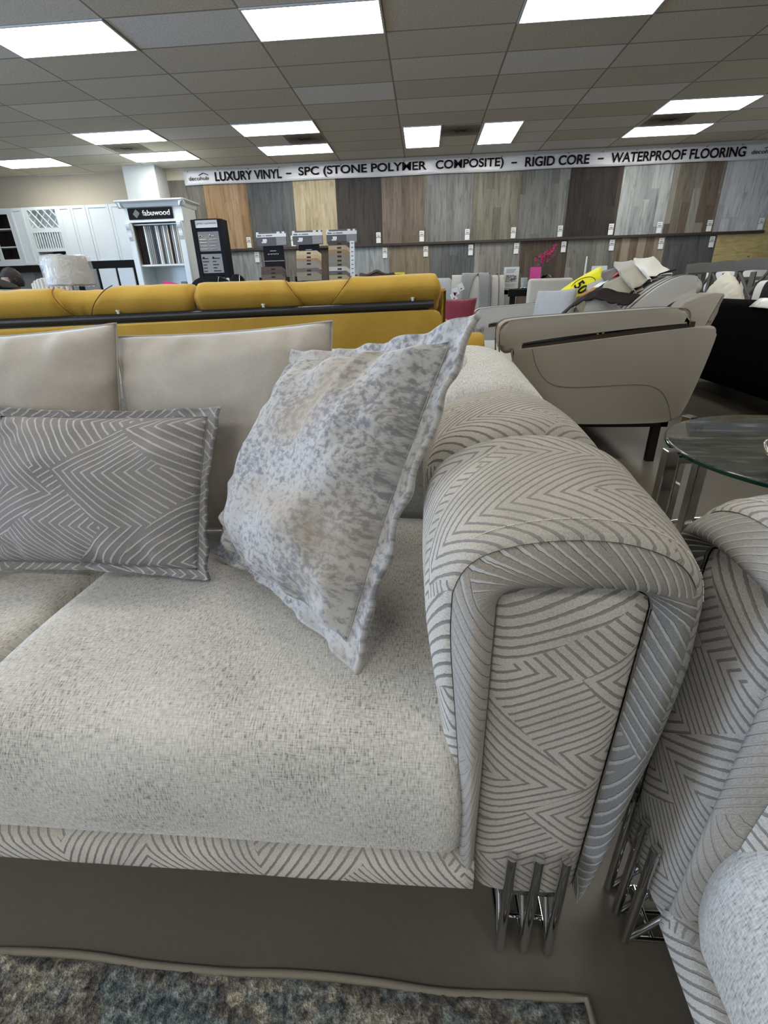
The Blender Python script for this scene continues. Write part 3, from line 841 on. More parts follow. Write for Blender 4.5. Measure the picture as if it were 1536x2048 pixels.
def yellow_sofa():
    root = thing('sofa', 'mustard yellow velvet sofa seen from behind, with black rail along its back', 'sofa', (.1, 2.3, 0), radians(10))
    root.rotation_euler = (0, radians(-.7), radians(10))
    Y = M['yellow']; dz = .008
    # outer back shell
    bm = BM(); prism(bm, smooth_poly([(-2.75,.12), (-2.75,.955), (-.06,.955), (-.022,.95), (-.006,.92), (.004,.5), (-.01,.12)], 1), 'Y', 0, .09, .018, 4); obj('back_shell', bm, Y, root, True)
    bm = BM(); box(bm, -2.75, -.03, .02, .5, .10, .5, .02); obj('base', bm, Y, root, True)
    bm = BM(); box(bm, -2.7, -.06, .06, .16, .93, 1.03); obj('slot_shade', bm, M['slot_shade_lid'], root)  # dark block painted as the shade in the gap behind the rail
    bm = BM(); tube(bm, [(-2.7, .028, .978), (-.045, .028, .978)], .0165, 14); obj('rail', bm, M['navy_rail'], root, True)
    for x in (-2.0, -1.38, -.78, -.135):
        bm = BM(); cyl(bm, (x, .03, .99), (x, .03, 1.004), .006, seg=10); cyl(bm, (x, .03, 1.003), (x, .03, 1.008), .009, seg=12); obj('rail_screw', bm, M['white_paper'], root, True)
    prof = [(.10,.93), (.045,.99), (.012,1.02), (.004,1.05), (.025,1.082), (.08,1.10), (.18,1.10), (.26,1.07), (.29,1.0), (.28,.8)]
    low = [(.10,.93), (.055,.99), (.025,1.02), (.02,1.045), (.04,1.073), (.09,1.088), (.18,1.09), (.25,1.06), (.28,1.0), (.27,.8)]
    s = .55
    mods = [(-1.068, -2.27), (0.0, -1.062)]
    for b, a in mods:
        # right half pad, wedge, left half pad
        w = b-a; 
        if b == 0.0:
            L = (lambda z: -1.062, lambda z: -.60-(z-1.0)*.7); R = (lambda z: -.50+(z-1.0)*.9, lambda z: -.008-.02*(z-1)); Wd = (lambda z: -.62-(z-1.0)*.7, lambda z: -.48+(z-1.0)*.9)
        else:
            L = (lambda z: -2.27, lambda z: -1.555-(z-1.0)*.6); R = (lambda z: -1.50+(z-1.0)*.9, lambda z: -1.070); Wd = (lambda z: -1.58-(z-1.0)*.6, lambda z: -1.47+(z-1.0)*.9)
        sweep_pad('back_pad', prof, *L, Y, root); sweep_pad('back_pad', prof, *R, Y, root); sweep_pad('centre_wedge', low, *Wd, Y, root, r=.01)
        for f, sg in ((L[1], -1), (R[0], 1)):
            pts = [(f(z)+sg*.012, y-.0035, z) for y, z in ((.05,.985), (.014,1.02), (.004,1.05), (.024,1.084), (.08,1.102))]
            bm = BM(); tube(bm, smooth_poly(pts, 2, False), .0022, 6); obj('seam', bm, plain('mustard_seam', (.16,.08,.01), .8), root, True)
    bm = BM(); box(bm, -2.75, 0, .10, .85, .2, .44, .05, 4); obj('seat', bm, Y, root, True)
    # arm seen past the right end
    bm = BM(); prism(bm, smooth_poly([(.02,.2), (.02,.86), (.06,.90), (.11,.885), (.13,.82), (.11,.2)], 2), 'Y', .32, .95, .03, 3); obj('arm', bm, Y, root, True)
    bm = BM(); prism(bm, smooth_poly([(.0,.12), (-.0,1.0), (.03,1.06), (.012,.9), (.03,.5), (.02,.12)], 2), 'Y', .09, .30, .01, 3); obj('side_shell', bm, Y, root, True)
    for x in (-2.6, -.12):
        for y in (.06, .75):
            bm = BM(); cyl(bm, (x, y, 0), (x, y, .12), .018, .024); obj('foot', bm, M['dark_metal'], root, True)
yellow_sofa()

# ------------------------------------------------------------ world-coordinate helper: parts given in world metres
def wobj(name, bm, mat, root, smooth=False, parent=None):
    bmesh.ops.translate(bm, vec=-Vector(root.location), verts=bm.verts)
    return obj(name, bm, mat, parent or root, smooth)

# ------------------------------------------------------------ taupe loveseat at the right, seen from its side
def recliner():
    Y0 = 3.0; root = thing('loveseat', 'taupe loveseat with piped padded arms and a rolled back, its side toward the camera', 'sofa', (1.05, 3.8, 0))
    T, TL = M['taupe'], M['taupe_light']
    for k, yy in enumerate((Y0, 4.62)):
        # outer side shell
        sh = smooth_poly([(.50,.70), (.53,.695), (1.0,.745), (1.585,.81), (1.635,.80), (1.64,.74), (1.60,.5), (1.55,.30), (1.50,.255), (.92,.25), (.75,.27), (.62,.42)], 2)
        y1 = yy+.06
        bm = BM(); prism(bm, sh, 'Y', yy, y1, .015, 3); o = wobj('side_shell', bm, T, root, True)
        st = smooth_poly([(.63,.70), (.66,.60), (.74,.50), (.86,.475), (1.1,.485), (1.3,.495), (1.40,.46), (1.46,.38), (1.50,.27)], 3, False)
        bm = BM(); tube(bm, [(x, yy-.0005, z) for x, z in st], .0022, 5); wobj('stitching', bm, M['taupe_dark'], root, True, o).location = (0,0,0)
        # slot and rails
        bm = BM(); prism(bm, [(.56,.66), (.56,.715), (1.40,.82), (1.52,.83), (1.52,.70)], 'Y', yy+.022, yy+.18); wobj('slot_shade', bm, M['slot_shade_lid'], root)  # shade in the gap under the arm pad, built as a dark block
        bm = BM(); tube(bm, [(.56, yy+.035, .712), (1.36, yy+.035, .800)], .0085, 8); tube(bm, [(.56, yy+.03, .735), (1.36, yy+.03, .825)], .006, 8); wobj('rail', bm, M['navy_rail'], root, True)
        for x, z in ((.58,.722), (1.0,.770), (1.03,.774), (1.60,.82)):
            bm = BM(); cyl(bm, (x, yy+.035, z), (x, yy+.035, z+.014), .008, seg=8); wobj('rail_screw', bm, M['chrome'], root, True)
        # padded arm above
        pad = smooth_poly([(.45,.68), (.437,.80), (.455,.845), (.53,.862), (1.0,.885), (1.42,.905), (1.475,.89), (1.485,.82), (1.476,.822), (1.40,.818), (1.0,.785), (.62,.742), (.545,.725), (.515,.67)], 2)
        bm = BM(); prism(bm, pad, 'Y', yy+.012, yy+.20, .028, 4); o = wobj('arm_pad', bm, T if k == 0 else TL, root, True)
        pip = smooth_poly([(.447,.66), (.436,.80), (.455,.850), (.53,.866), (1.0,.889), (1.42,.909), (1.478,.893), (1.487,.82)], 2, False)
        for e in (.018, .19):
            bm = BM(); tube(bm, [(x, yy+e, z-.004) for x, z in pip], .0045, 6); o2 = wobj('piping', bm, M['taupe_dark'], root, True)
    bm = BM(); box(bm, .52, 1.5, Y0+.2, 4.62, .25, .45, .02); wobj('base', bm, T, root, True)
    for a, b in ((Y0+.2, 3.92), (3.93, 4.61)):
        bm = BM(); box(bm, .47, 1.25, a, b, .44, .60, .05, 4); wobj('seat_cushion', bm, TL, root, True)
    # back, rolled over at the top
    prof = [(1.02,.50), (1.10,.70), (1.20,.87), (1.33,.99), (1.43,1.05), (1.52,1.072), (1.60,1.05), (1.625,1.0), (1.60,.965), (1.54,.955), (1.46,.93), (1.38,.86), (1.33,.75), (1.30,.5)]
    for a, b in ((Y0+.21, 3.90), (3.915, 4.62)):
        bm = BM(); prism(bm, smooth_poly(prof, 2), 'Y', a, b, .035, 4); o = wobj('back_cushion', bm, TL, root, True)
        for e in (.03, .09):
            pts = smooth_poly([(x, a+e, z) for x, z in [(p, q) for p, q in prof[:9]]], 2, False)
            pts = [(x-.0045*0, y, z+.002) for x, y, z in pts]
            bm = BM(); tube(bm, pts, .0042, 6); wobj('piping', bm, M['taupe_dark'], root, True)
    bm = BM(); prism(bm, smooth_poly([(1.36,.45), (1.42,.86), (1.50,.965), (1.69,.975), (1.705,.95), (1.60,.62), (1.56,.42)], 1), 'Y', Y0+.12, 4.7, .02, 3); wobj('rear_shell', bm, T, root, True)
    bm = BM(); box(bm, .62, 1.50, Y0+.03, Y0+.07, .225, .255); box(bm, .62, 1.50, 4.55, 4.59, .225, .255); box(bm, .62, .66, Y0+.03, 4.59, .225, .255); box(bm, 1.46, 1.50, Y0+.03, 4.59, .225, .255); wobj('base_frame', bm, M['dark_metal'], root)
    for x in (.64, 1.44):
        for y in (Y0+.05, 4.57):
            bm = BM(); box(bm, x-.025, x+.025, y-.02, y+.02, 0, .23, .003); wobj('leg', bm, M['dark_metal'], root)
recliner()
pillow('scatter_pillow', 'plain grey pillow leaning on the far arm of the taupe loveseat', [(.80,4.05,.60), (1.07,3.85,.64), (1.13,4.02,1.005), (.88,4.2,.995)], .07, [M['grey_fabric']], pinch=.05, N=24, seed=11)
pillow('scatter_pillow', 'brownish grey pillow on the taupe loveseat below the fabric swatches', [(.93,3.32,.60), (1.20,3.26,.63), (1.28,3.42,.94), (1.05,3.48,.985)], .07, [M['brown_pillow']], pinch=.05, N=24, seed=12)

# ------------------------------------------------------------ fabric swatch books draped on the loveseat back
def swatches():
    cols = [((.05,.035,.03), 1.02, 3.35, 12), ((.025,.018,.016), 1.0, 3.2, 14)]
    def flap(root, pts, w, m, dy):
        """a folded cloth flap: strip along pts, width w along y"""
        n = len(pts); G = []
        for k, (x, y, z) in enumerate(pts):
            G.append([(x-root.location.x + .006*sin(j*1.3+k), y+w*j/8-root.location.y, z-root.location.z+.006*sin(j*.9+k*.7)+.35*w*(j/8-.35)) for j in range(9)])
        o = grid_mesh('swatch', G, m, root)
        s = o.modifiers.new('thick', 'SOLIDIFY'); s.thickness = .005
        return o
    def surf(u):   # point on the loveseat back's front surface, u 0 low .. 1 top
        P = [(1.06,.66), (1.14,.80), (1.22,.90), (1.33,1.0), (1.43,1.062), (1.52,1.085)]
        f = u*(len(P)-1); i = min(int(f), len(P)-2); t = f-i
        return P[i][0]*(1-t)+P[i+1][0]*t, P[i][1]*(1-t)+P[i+1][1]*t
    def book(label, y0, y1, cs, w, lift, u0=.2, du=.16, name='swatch_book'):
        root = thing(name, label, 'fabric samples', (1.3, y0, .95), 0, None)
        # backing
        bm = BM(); pts = [surf(.05+.95*k/10) for k in range(11)]
        G = [[(x-1.3-.012, yy-y0, z-.95+.012) for yy in (y0, (y0+y1)/2, y1)] for x, z in pts]
        o = grid_mesh('backing', G, M['dark_brown'], root); s = o.modifiers.new('t', 'SOLIDIFY'); s.thickness = .006
        for k, c in enumerate(cs):
            u = 1-.02-k*du
            if u < .1: break
            x0, z0 = surf(min(1, u)); x1, z1 = surf(max(0, u-du*1.5))
            off = lift+.006*(len(cs)-k)
            nx, nzv = -.55, .83
            pts = [(x0+nx*(off-.02), y0+.01*sin(k*2), z0+nzv*(off-.02)), ((x0*.5+x1*.5)+nx*(off+.01), y0+.012*sin(k*3), (z0+z1)/2+nzv*(off+.01)), (x1+nx*(off+.028), y0+.02*sin(k*5), z1+nzv*(off+.028)), (x1+nx*off+.01, y0+.02*sin(k*5), z1+nzv*off-.004)]
            pts = smooth_poly(pts, 2, False)
            flap(root, pts, y1-y0, plain('swatch_%d' % random.randrange(10**6), c, .8, sheen=.2), 0)
        return root
    book('fanned fabric swatches in cream, tan and pink, nearer the camera on the loveseat back', 3.36, 3.66, [(.72,.70,.62), (.36,.33,.25), (.28,.25,.18), (.42,.30,.27), (.16,.12,.09), (.09,.06,.05)], .3, .02, du=.17)
    book('fanned fabric swatches in dark olive and grey, farther along the loveseat back', 3.74, 4.02, [(.45,.43,.38), (.10,.08,.065), (.38,.36,.30), (.15,.12,.07), (.12,.095,.06), (.05,.03,.025)], .3, .018, du=.17)
    # dark swatch strip hanging across the seat in front of the pillow
    root = thing('swatch_book', 'dark brown swatch strip with scalloped edge drooping above the brownish pillow', 'fabric samples', (1.1, 3.5, .85))
    G = []
    for k in range(40):
        f = k/39; x = .90+.36*f; y = 3.62-.42*f; z = .80+.18*sin(pi*min(1, f*1.35)*.62)**1.0-.06*max(0, f-.6)
        sc = .012*abs(sin(f*pi*7))
        G.append([(x-1.1-.05*j/4, y-3.5, z-.85+.03-.05*j/4-sc*j/4) for j in range(5)])
    o = grid_mesh('strip', G, M['dark_brown'], root); s = o.modifiers.new('t', 'SOLIDIFY'); s.thickness = .008
swatches()
def sale_tag():
    root = thing('price_sign', 'yellow price tag sheet with a dark 50 lying on the loveseat back', 'sign', (1.1, 4.12, .9))
    a, b = Vector((.98, 4.18, .80)), Vector((1.36, 4.10, 1.065)); wv = Vector((.06, -.12, -.105)); nrm = (b-a).cross(wv).normalized()
    if nrm.z < 0: nrm = -nrm
    L = Vector(root.location); G = []
    for k in range(13):
        f = k/12; c = a.lerp(b, f)+nrm*(.06+.035*sin(pi*f))
        G.append([tuple(c-L-wv*.5+wv*j/4) for j in range(5)])
    o = grid_mesh('sheet', G, plain('sale_yellow', (.85,.78,.02), .5, var=.02), root); s = o.modifiers.new('t', 'SOLIDIFY'); s.thickness = .002
    inkm = M['black']
    # oval ring and figures on the sheet
    mid = a.lerp(b, .62)+nrm*.0995; d = (b-a).normalized(); ww = wv.normalized()
    bm = BM(); tube(bm, [tuple(mid-L+d*(.10*cos(2*pi*k/40))+ww*(.065*sin(2*pi*k/40)) - nrm*(.012*abs(cos(2*pi*k/40)))) for k in range(40)], .0022, 5, True); obj('oval_outline', bm, inkm, root, True)
    t = text_mesh('figures', '50', inkm, root, height=.075, loc=(0,0,0), bold=.02)
    R = Matrix((d.cross(nrm), d, nrm)).transposed() if False else None
    xax = ww if ww.dot(Vector((0,-1,0))) > 0 else -ww
    zax = nrm; yax = zax.cross(xax)
    m3 = Matrix((xax, yax, zax)).transposed(); t.rotation_euler = m3.to_euler(); t.location = mid-L-xax*.045-yax*.04+nrm*.001
    bm = BM(); q0 = mid-L-yax*.125-nrm*.002; tube(bm, [q0-xax*.03, q0-xax*.01+yax*.008, q0+xax*.01-yax*.006, q0+xax*.03+yax*.006], .0035, 6); obj('ink_mark', bm, inkm, root, True)
    r2 = thing('price_card', 'red and white price card with orange patch beside the yellow tag sheet', 'sign', (1.2, 3.98, .98))
    nn = Vector((-.55,-.2,.8)).normalized(); dd = Vector((.75,0,.5)).normalized()
    for nm, m, o0, o1 in (('red_band', plain('card_red', (.6,.03,.05), .5), .10, .19), ('white_band', M['white_paper'], .02, .10), ('orange_patch', plain('card_orange', (.42,.15,.04), .6), -.08, .02)):
        p = Vector((.02, 0, -.01)); wv2 = Vector((0,-.13,0))
        G = [[tuple(p+dd*q+nn*.035+wv2*(j/3)) for j in range(4)] for q in (o0, (o0+o1)/2, o1)]
        o = grid_mesh(nm, G, m, r2); s = o.modifiers.new('t', 'SOLIDIFY'); s.thickness = .002
sale_tag()

# ------------------------------------------------------------ pale high-back sofa farther back
def highback():
    root = thing('armchair', 'pale grey recliner armchair with grey throw strip and price tags over its back', 'armchair', (.45, 4.9, 0))
    TL = M['taupe_light']; G_ = M['grey_dark']
    prof = [(4.70,.45), (4.78,.70), (4.83,.95), (4.88,1.08), (4.95,1.13), (5.04,1.135), (5.10,1.09), (5.08,1.0), (5.05,.45)]
    def part(nm, x0, x1, m, dz=0, bev=.03):
        bm = BM(); prism(bm, smooth_poly([(y, z+dz) for y, z in prof], 2), 'X', x0, x1, bev, 4); return wobj(nm, bm, m, root, True)
    part('back_cushion', .255, .60, TL); part('back_wing', .602, .72, TL, -.012)
    pr2 = [(4.696,.60), (4.776,.72), (4.822,.95), (4.874,1.087), (4.95,1.143), (5.04,1.147), (5.11,1.09)]
    # grey throw strip over the back with an opening in its middle
    def strip(f0, f1, m, nm):
        G = []
        P = smooth_poly(pr2, 2, False); n = len(P)
        for k, (y, z) in enumerate(P):
            f = k/(n-1); a, b = f0(f), f1(f)
            G.append([(a+(b-a)*j/6-.45, y-4.9-.004, z+.003+.002*sin(j)) for j in range(7)])
        o = grid_mesh(nm, G, m, root); s = o.modifiers.new('t', 'SOLIDIFY'); s.thickness = .007
    strip(lambda f: .33+.02*f, lambda f: .36+.13*min(1, f*1.5)**1.5, G_, 'throw_strip')
    strip(lambda f: .50-.01*min(1, f*1.5), lambda f: .585, G_, 'throw_strip')
    for x in (.60, .67):
        bm = BM(); tube(bm, [(x, y-.004, z-.003) for y, z in smooth_poly(pr2, 2, False)], .005, 6); wobj('piping', bm, M['taupe_dark'], root, True)
    bm = BM(); prism(bm, smooth_poly([(4.1,.2), (4.08,.62), (4.2,.70), (4.9,.74), (5.1,.7), (5.1,.2)], 2), 'X', .60, .72, .03, 3); wobj('arm', bm, TL, root, True)
    bm = BM(); prism(bm, smooth_poly([(4.1,.2), (4.08,.62), (4.2,.70), (4.9,.74), (5.1,.7), (5.1,.2)], 2), 'X', .12, .24, .03, 3); wobj('arm', bm, TL, root, True)
    bm = BM(); box(bm, .24, .60, 4.1, 4.8, .2, .5, .05, 4); wobj('seat_cushion', bm, TL, root, True)
    for x in (.18, .66):
        for y in (4.2, 5.0):
            bm = BM(); cyl(bm, (x, y, 0), (x, y, .21), .018, .025); wobj('foot', bm, M['dark_metal'], root, True)
    root.location = (.522, 5.684, 0); root.scale = (1.16, 1, 1.012)
    tg = thing('price_tags', 'white price tags with red marks hanging on the pale armchair back', 'price tag', (.325, 5.55, .97))
    R = Matrix.Rotation(radians(-25), 4, 'Y')
    for k, (x, z) in enumerate(((0, .02), (.05, .06), (-.02, -.03))):
        bm = BM(); box(bm, -.028, .028, -.003, .0, -.035, .035, M=Matrix.Translation((x, -.03, z)) @ R); c = obj('tag_card', bm, M['white_paper'], tg)
        bm = BM(); box(bm, -.012, .006, -.005, -.003, -.022, -.010, M=Matrix.Translation((x, -.03, z)) @ R); obj('red_mark', bm, plain('tag_red', (.5,.03,.05), .5), c)
highback()
def neighbour():
    root = thing('armchair', 'low light grey chair back between mustard sofa and pale recliner', 'armchair', (.02, 5.3, 0))
    bm = BM(); prism(bm, smooth_poly([(5.0,.4), (5.05,.9), (5.1,1.10), (5.2,1.12), (5.28,1.06), (5.25,.4)], 2), 'X', -.25, .26, .03, 3); wobj('backrest', bm, M['grey_fabric'], root, True)
    bm = BM(); box(bm, -.25, .22, 5.28, 5.9, .2, .45, .04, 3); wobj('seat_cushion', bm, M['grey_fabric'], root, True)
    for x in (-.18, .18):
        for y in (5.1, 5.8):
            bm = BM(); cyl(bm, (x, y, 0), (x, y, .22), .015, .02); wobj('leg', bm, M['dark_metal'], root, True)
    root.location = (.02*1.19, 6.3, 0); root.scale = (1.19, 1, 1.012)
neighbour()
pillow('scatter_pillow', 'wine red pillow standing against the pale recliner armchair', [(.10,3.93,.66), (.365,3.9,.70), (.392,3.98,.958), (.11,4.0,.955)], .05, [M['wine']], pinch=.06, N=22, seed=14)
# what carries the wine pillow: mustard ottoman-like arm of a matching chair
def mustard_chair():
    root = thing('armchair', 'mustard armchair arm and seat peeking out beside the end of the yellow sofa', 'armchair', (.2, 3.9, 0))
    bm = BM(); box(bm, -.30, .42, 3.6, 4.02, .25, .655, .06, 4); wobj('seat', bm, M['yellow'], root, True)
    bm = BM(); prism(bm, smooth_poly([(3.35,.2), (3.33,.68), (3.42,.765), (3.55,.75), (3.58,.6), (3.6,.2)], 2), 'X', -.3, .40, .03, 3); wobj('arm', bm, M['yellow'], root, True)
    for x in (-.25, .37):
        for y in (3.45, 3.95):
            bm = BM(); cyl(bm, (x, y, 0), (x, y, .26), .015, .02); wobj('leg', bm, M['dark_metal'], root, True)
mustard_chair()

# ------------------------------------------------------------ black plush sofa at the right, its back to the camera
def black_sofa():
    root = thing('sofa', 'black plush sofa at the right edge with its back turned to the camera', 'sofa', (3.0, 4.2, 0))
    B = M['black_fur']
    prof = [(2.60,.17), (2.55,.5), (2.54,.82), (2.58,.875), (2.68,.885), (2.76,.84), (2.80,.5), (2.80,.17)]
    bm = BM(); prism(bm, smooth_poly(prof, 2), 'Y', 3.0, 5.95, .04, 4); wobj('backrest', bm, B, root, True)
    bm = BM(); box(bm, 2.7, 3.5, 3.0, 5.95, .17, .46, .05, 3); wobj('seat', bm, B, root, True)
    for y in (3.0, 5.80):
        bm = BM(); box(bm, 2.65, 3.5, y, y+.18, .17, .64, .06, 3); wobj('arm', bm, B, root, True)
    for x in (2.68, 3.42):
        for y in (3.08, 5.86):
            bm = BM(); box(bm, x-.03, x+.03, y-.03, y+.03, 0, .18); wobj('foot', bm, M['dark_metal'], root)
black_sofa()
def fur_pillow():
    r = pillow('fur_pillow', 'cream shaggy fur pillow standing on its corner on the black sofa', [(3.0,5.38,.48), (2.93,5.06,.80), (2.88,5.36,1.10), (2.93,5.74,.80)], .12, [plain('cream_fur', (.74,.69,.56), .95, sheen=.5)], pinch=-.16, N=40, seed=17, wr=.004)
    c = [o for o in r.children if o.name.startswith('cover')][0]; me = c.data
    for v in me.vertices:
        k = .014*abs(nz(v.co.x*45, v.co.y*45, v.co.z*45))+.006*nz(v.co.x*110, v.co.y*110, v.co.z*110); v.co += v.normal*k
fur_pillow()
bw = NT('black_white_stripes'); sx = bw.sep(bw.uv())[0]
bw.set(color=bw.ramp(bw.m('FRACT', bw.m('MULTIPLY', bw.m('ADD', sx, .03), 4)), [(.0, (.01,.01,.01)), (.52, (.8,.8,.78))], 'CONSTANT'), rough=.8)
pillow('scatter_pillow', 'black and white striped round-edged pillow at the right edge', [(3.0,4.96,.48), (3.0,4.46,.48), (2.92,4.48,.985), (2.92,4.95,1.0)], .07, [bw.mat], pinch=-.12, N=24, seed=18.02)
def magazine():
    root = thing('magazine', 'creased glossy white paper with dark red patch lying on the black sofa back', 'magazine', (2.66, 3.95, .885))
    G = []
    for j in range(13):
        G.append([(-.13+.26*i/8, -.34+.68*j/12, .012+.012*nz(i*.7, j*.6, 3)-(.06*max(0, (1-i/2)) if i < 2 else 0)) for i in range(9)])
    m = NT('printed_paper'); n = m.noise(m.obj(), 9, 2); m.set(color=m.ramp(n, [(.55, (.8,.82,.82)), (.6, (.35,.02,.04)), (.7, (.75,.75,.75))]), rough=.25)
    o = grid_mesh('sheet', G, m.mat, root); s = o.modifiers.new('t', 'SOLIDIFY'); s.thickness = .003
magazine()

# ------------------------------------------------------------ grey wooden dining set at the far right
m_gw = plain('grey_washed_wood', (.13,.125,.11), .6, var=.15, vscale=12)
def wood_chair(x, y, rz, label):
    root = thing('dining_chair', label, 'chair', (x, y, 0), rz, 'grey wooden dining chairs')
    for sx in (-.2, .2):
        bm = BM(); box(bm, sx-.02, sx+.02, -.02, .02, 0, 1.20, .004); obj('back_post', bm, m_gw, root)
        bm = BM(); box(bm, sx-.02, sx+.02, .38, .42, 0, .46, .004); obj('leg', bm, m_gw, root)
    bm = BM(); prism(bm, [(-.24,1.11), (-.24,1.225), (0,1.24), (.24,1.225), (.24,1.11), (0,1.12)], 'Y', -.018, .014, .004, 2); obj('top_rail', bm, m_gw, root)
    bm = BM(); box(bm, -.2, .2, -.012, .012, .60, .65); obj('lower_rail', bm, m_gw, root)
    for s in (-1, 1):
        bm = BM(); tube(bm, [(s*-.17, 0, .64), (s*.17, .002*s, 1.10)], .018, 8); obj('cross_slat', bm, m_gw, root, True)
    bm = BM(); box(bm, -.03, .03, -.01, .01, .64, 1.10); obj('centre_slat', bm, m_gw, root)
    bm = BM(); box(bm, -.23, .23, -.02, .43, .44, .48, .01); obj('seat', bm, m_gw, root, True)
wood_chair(3.75, 7.62, radians(-68), 'grey wooden cross-back dining chair, leftmost of the three at far right')
wood_chair(3.75, 7.02, radians(-68), 'grey wooden cross-back dining chair behind the fur pillow')
wood_chair(3.75, 6.44, radians(-68), 'grey wooden cross-back dining chair, rightmost of the three at far right')
def wood_table():
    root = thing('dining_table', 'grey wooden dining table top behind the striped pillow', 'table', (4.0, 6.9, 0))
    bm = BM(); box(bm, 4.25, 6.0, 6.2, 7.6, 1.01, 1.05, .005); wobj('table_top', bm, m_gw, root)
    for x in (4.35, 5.9):
        for y in (6.3, 7.5):
            bm = BM(); box(bm, x-.04, x+.04, y-.04, y+.04, 0, 1.01); wobj('leg', bm, m_gw, root)
wood_table()
def bed():
    root = thing('mattress_display', 'white mattress top with a dark edge beyond the wooden chairs', 'mattress', (5.6, 8.5, 0))
    bm = BM(); box(bm, 4.65, 7.4, 8.0, 9.3, .82, 1.20, .06, 4); wobj('mattress', bm, M['white_paper'], root, True)
    bm = BM(); box(bm, 4.7, 7.4, 8.0, 9.3, .62, .82, .02); wobj('box_spring', bm, M['black'], root)
    for x in (4.8, 7.3):
        for y in (8.1, 9.2):
            bm = BM(); cyl(bm, (x, y, 0), (x, y, .63), .03); wobj('leg', bm, M['black'], root, True)
bed()

# ------------------------------------------------------------ glass dining table with small things, beyond the loveseat
def far_table(nm, label, x0, x1, y0, y1, z):
    root = thing(nm, label, 'table', ((x0+x1)/2, (y0+y1)/2, 0))
    bm = BM(); box(bm, x0, x1, y0, y1, z-.012, z, .003); wobj('table_top', bm, plain('smoked_glass', (.02,.025,.025), .05, spec=.8), root)
    bm = BM(); box(bm, x0, x1, y0, y0+.03, z-.07, z-.013); box(bm, x0, x1, y1-.03, y1, z-.07, z-.013); wobj('apron', bm, M['black'], root)
    for x in (x0+.05, x1-.05):
        for y in (y0+.05, y1-.05):
            bm = BM(); box(bm, x-.025, x+.025, y-.025, y+.025, 0, z-.013); wobj('leg', bm, M['black'], root)
far_table('dining_table', 'dark glass dining table edge carrying a printed card and a glass', .845, 2.4, 5.4, 6.5, 1.0)
def printed_card(nm, label, x, y, z, w, h, rz=0, pic=True, col=None, cat='sign'):
    root = thing(nm, label, cat, (x, y, z), rz)
    bm = BM(); box(bm, -w/2, w/2, -.003, .003, .002, h); obj('card', bm, col or M['white_paper'], root)
    bm = BM(); box(bm, -w/3, w/3, 0, .05, 0, .006); obj('easel_foot', bm, M['white_paper'], root)
    if pic:
        t = NT('card_photo'); n = t.noise(t.mapping(t.obj(), (1, 1, 2)), 40, 3); t.set(color=t.ramp(n, [(.4, (.08,.09,.1)), (.6, (.6,.6,.58))]), rough=.5)
        bm = BM(); box(bm, -w*.36, w*.36, -.005, -.003, h*.3, h*.62); obj('picture', bm, t.mat, root)
        bm = BM()
        for k in range(4): box(bm, -w*.34, w*(.3-.05*k), -.0045, -.003, h*(.90-.05*k)-.004, h*(.90-.05*k))
        for k in range(3): box(bm, -w*.34, w*(.3-.05*k), -.0045, -.003, h*(.22-.05*k)-.003, h*(.22-.05*k))
        obj('text_lines', bm, plain('grey_ink', (.25,.25,.27), .6), root)
    return root
printed_card('sign', 'white printed card with a small photo standing on the glass dining table', .935, 5.88, 1.0, .16, .21)
def tumbler():
    root = thing('drinking_glass', 'pale clear tumbler beside the white printed card', 'glass', (1.0, 5.46, 1.0))
    m = NT('tumbler_glass'); m.set(color=(.8,.9,.9), rough=.05, trans=.85, ior=1.3)
    bm = BM(); lathe(bm, [(.028,.001), (.03,.004), (.034,.10), (.031,.10), (.027,.008)], seg=24); obj('glass', bm, m.mat, root, True)
    bm = BM(); lathe(bm, [(.001,.001), (.032,.001), (.034,.006), (.030,.010)], seg=24); obj('base', bm, M['chrome'], root, True)
tumbler()
pk = plain('hot_pink_card', (.85,.10,.42), .5, var=.02)
printed_card('sign', 'hot pink card leaning beside the orchid pot', 1.21, 5.98, 1.0, .12, .205, radians(12), False, pk)
def orchid():
    root = thing('potted_orchid', 'magenta orchid with dark leaves in a dark pot on the far table', 'plant', (1.335, 6.17, 1.0))
    bm = BM(); lathe(bm, [(.03,0), (.05,.01), (.065,.06), (.07,.085), (.06,.085), (.05,.07)], seg=20); obj('pot', bm, M['black'], root, True)
    gm = plain('orchid_leaf', (.01,.03,.015), .4); mg = plain('orchid_magenta', (.55,.02,.16), .6, sheen=.3); bm = BM()
    for a, l in ((20,.12), (100,.10), (170,.13), (240,.12), (310,.11)):
        pts = [(0, 0, .08), (cos(radians(a))*l*.5, sin(radians(a))*l*.5, .14), (cos(radians(a))*l, sin(radians(a))*l, .10)]
        pp = smooth_poly(pts, 2, False); tube(bm, pp, [.006+.02*sin(pi*k/(len(pp)-1)) for k in range(len(pp))], 8, flat=.15)
    obj('leaves', bm, gm, root, True)
    random.seed(3)
    for k, (dx, dz) in enumerate(((-.07,.34), (.03,.42), (.08,.43))):
        bm = BM(); pts = smooth_poly([(0,0,.08), (dx*.3,0,.22), (dx*.8,.01,dz*.9), (dx+.05*(1 if dx > 0 else -1),0,dz-.02)], 2, False); tube(bm, pts, .003, 6); st = obj('stem', bm, gm, root, True)
    for k in range(22):
        f = random.random(); x = -.08+.20*f+random.uniform(-.02,.02); z = .26+.12*f+random.uniform(-.06,.06); y = random.uniform(-.03,.03)
        bm = BM()
        for p in range(5):
            a = 2*pi*p/5+random.random(); c = Vector((x, y, z)); e = c+Vector((cos(a)*.024, random.uniform(-.01,.01)-.006, sin(a)*.024))
            tube(bm, [c, c.lerp(e, .5), e], [.003,.0115,.003], 6, flat=.35)
        obj('blossom', bm, mg, root, True)
orchid()
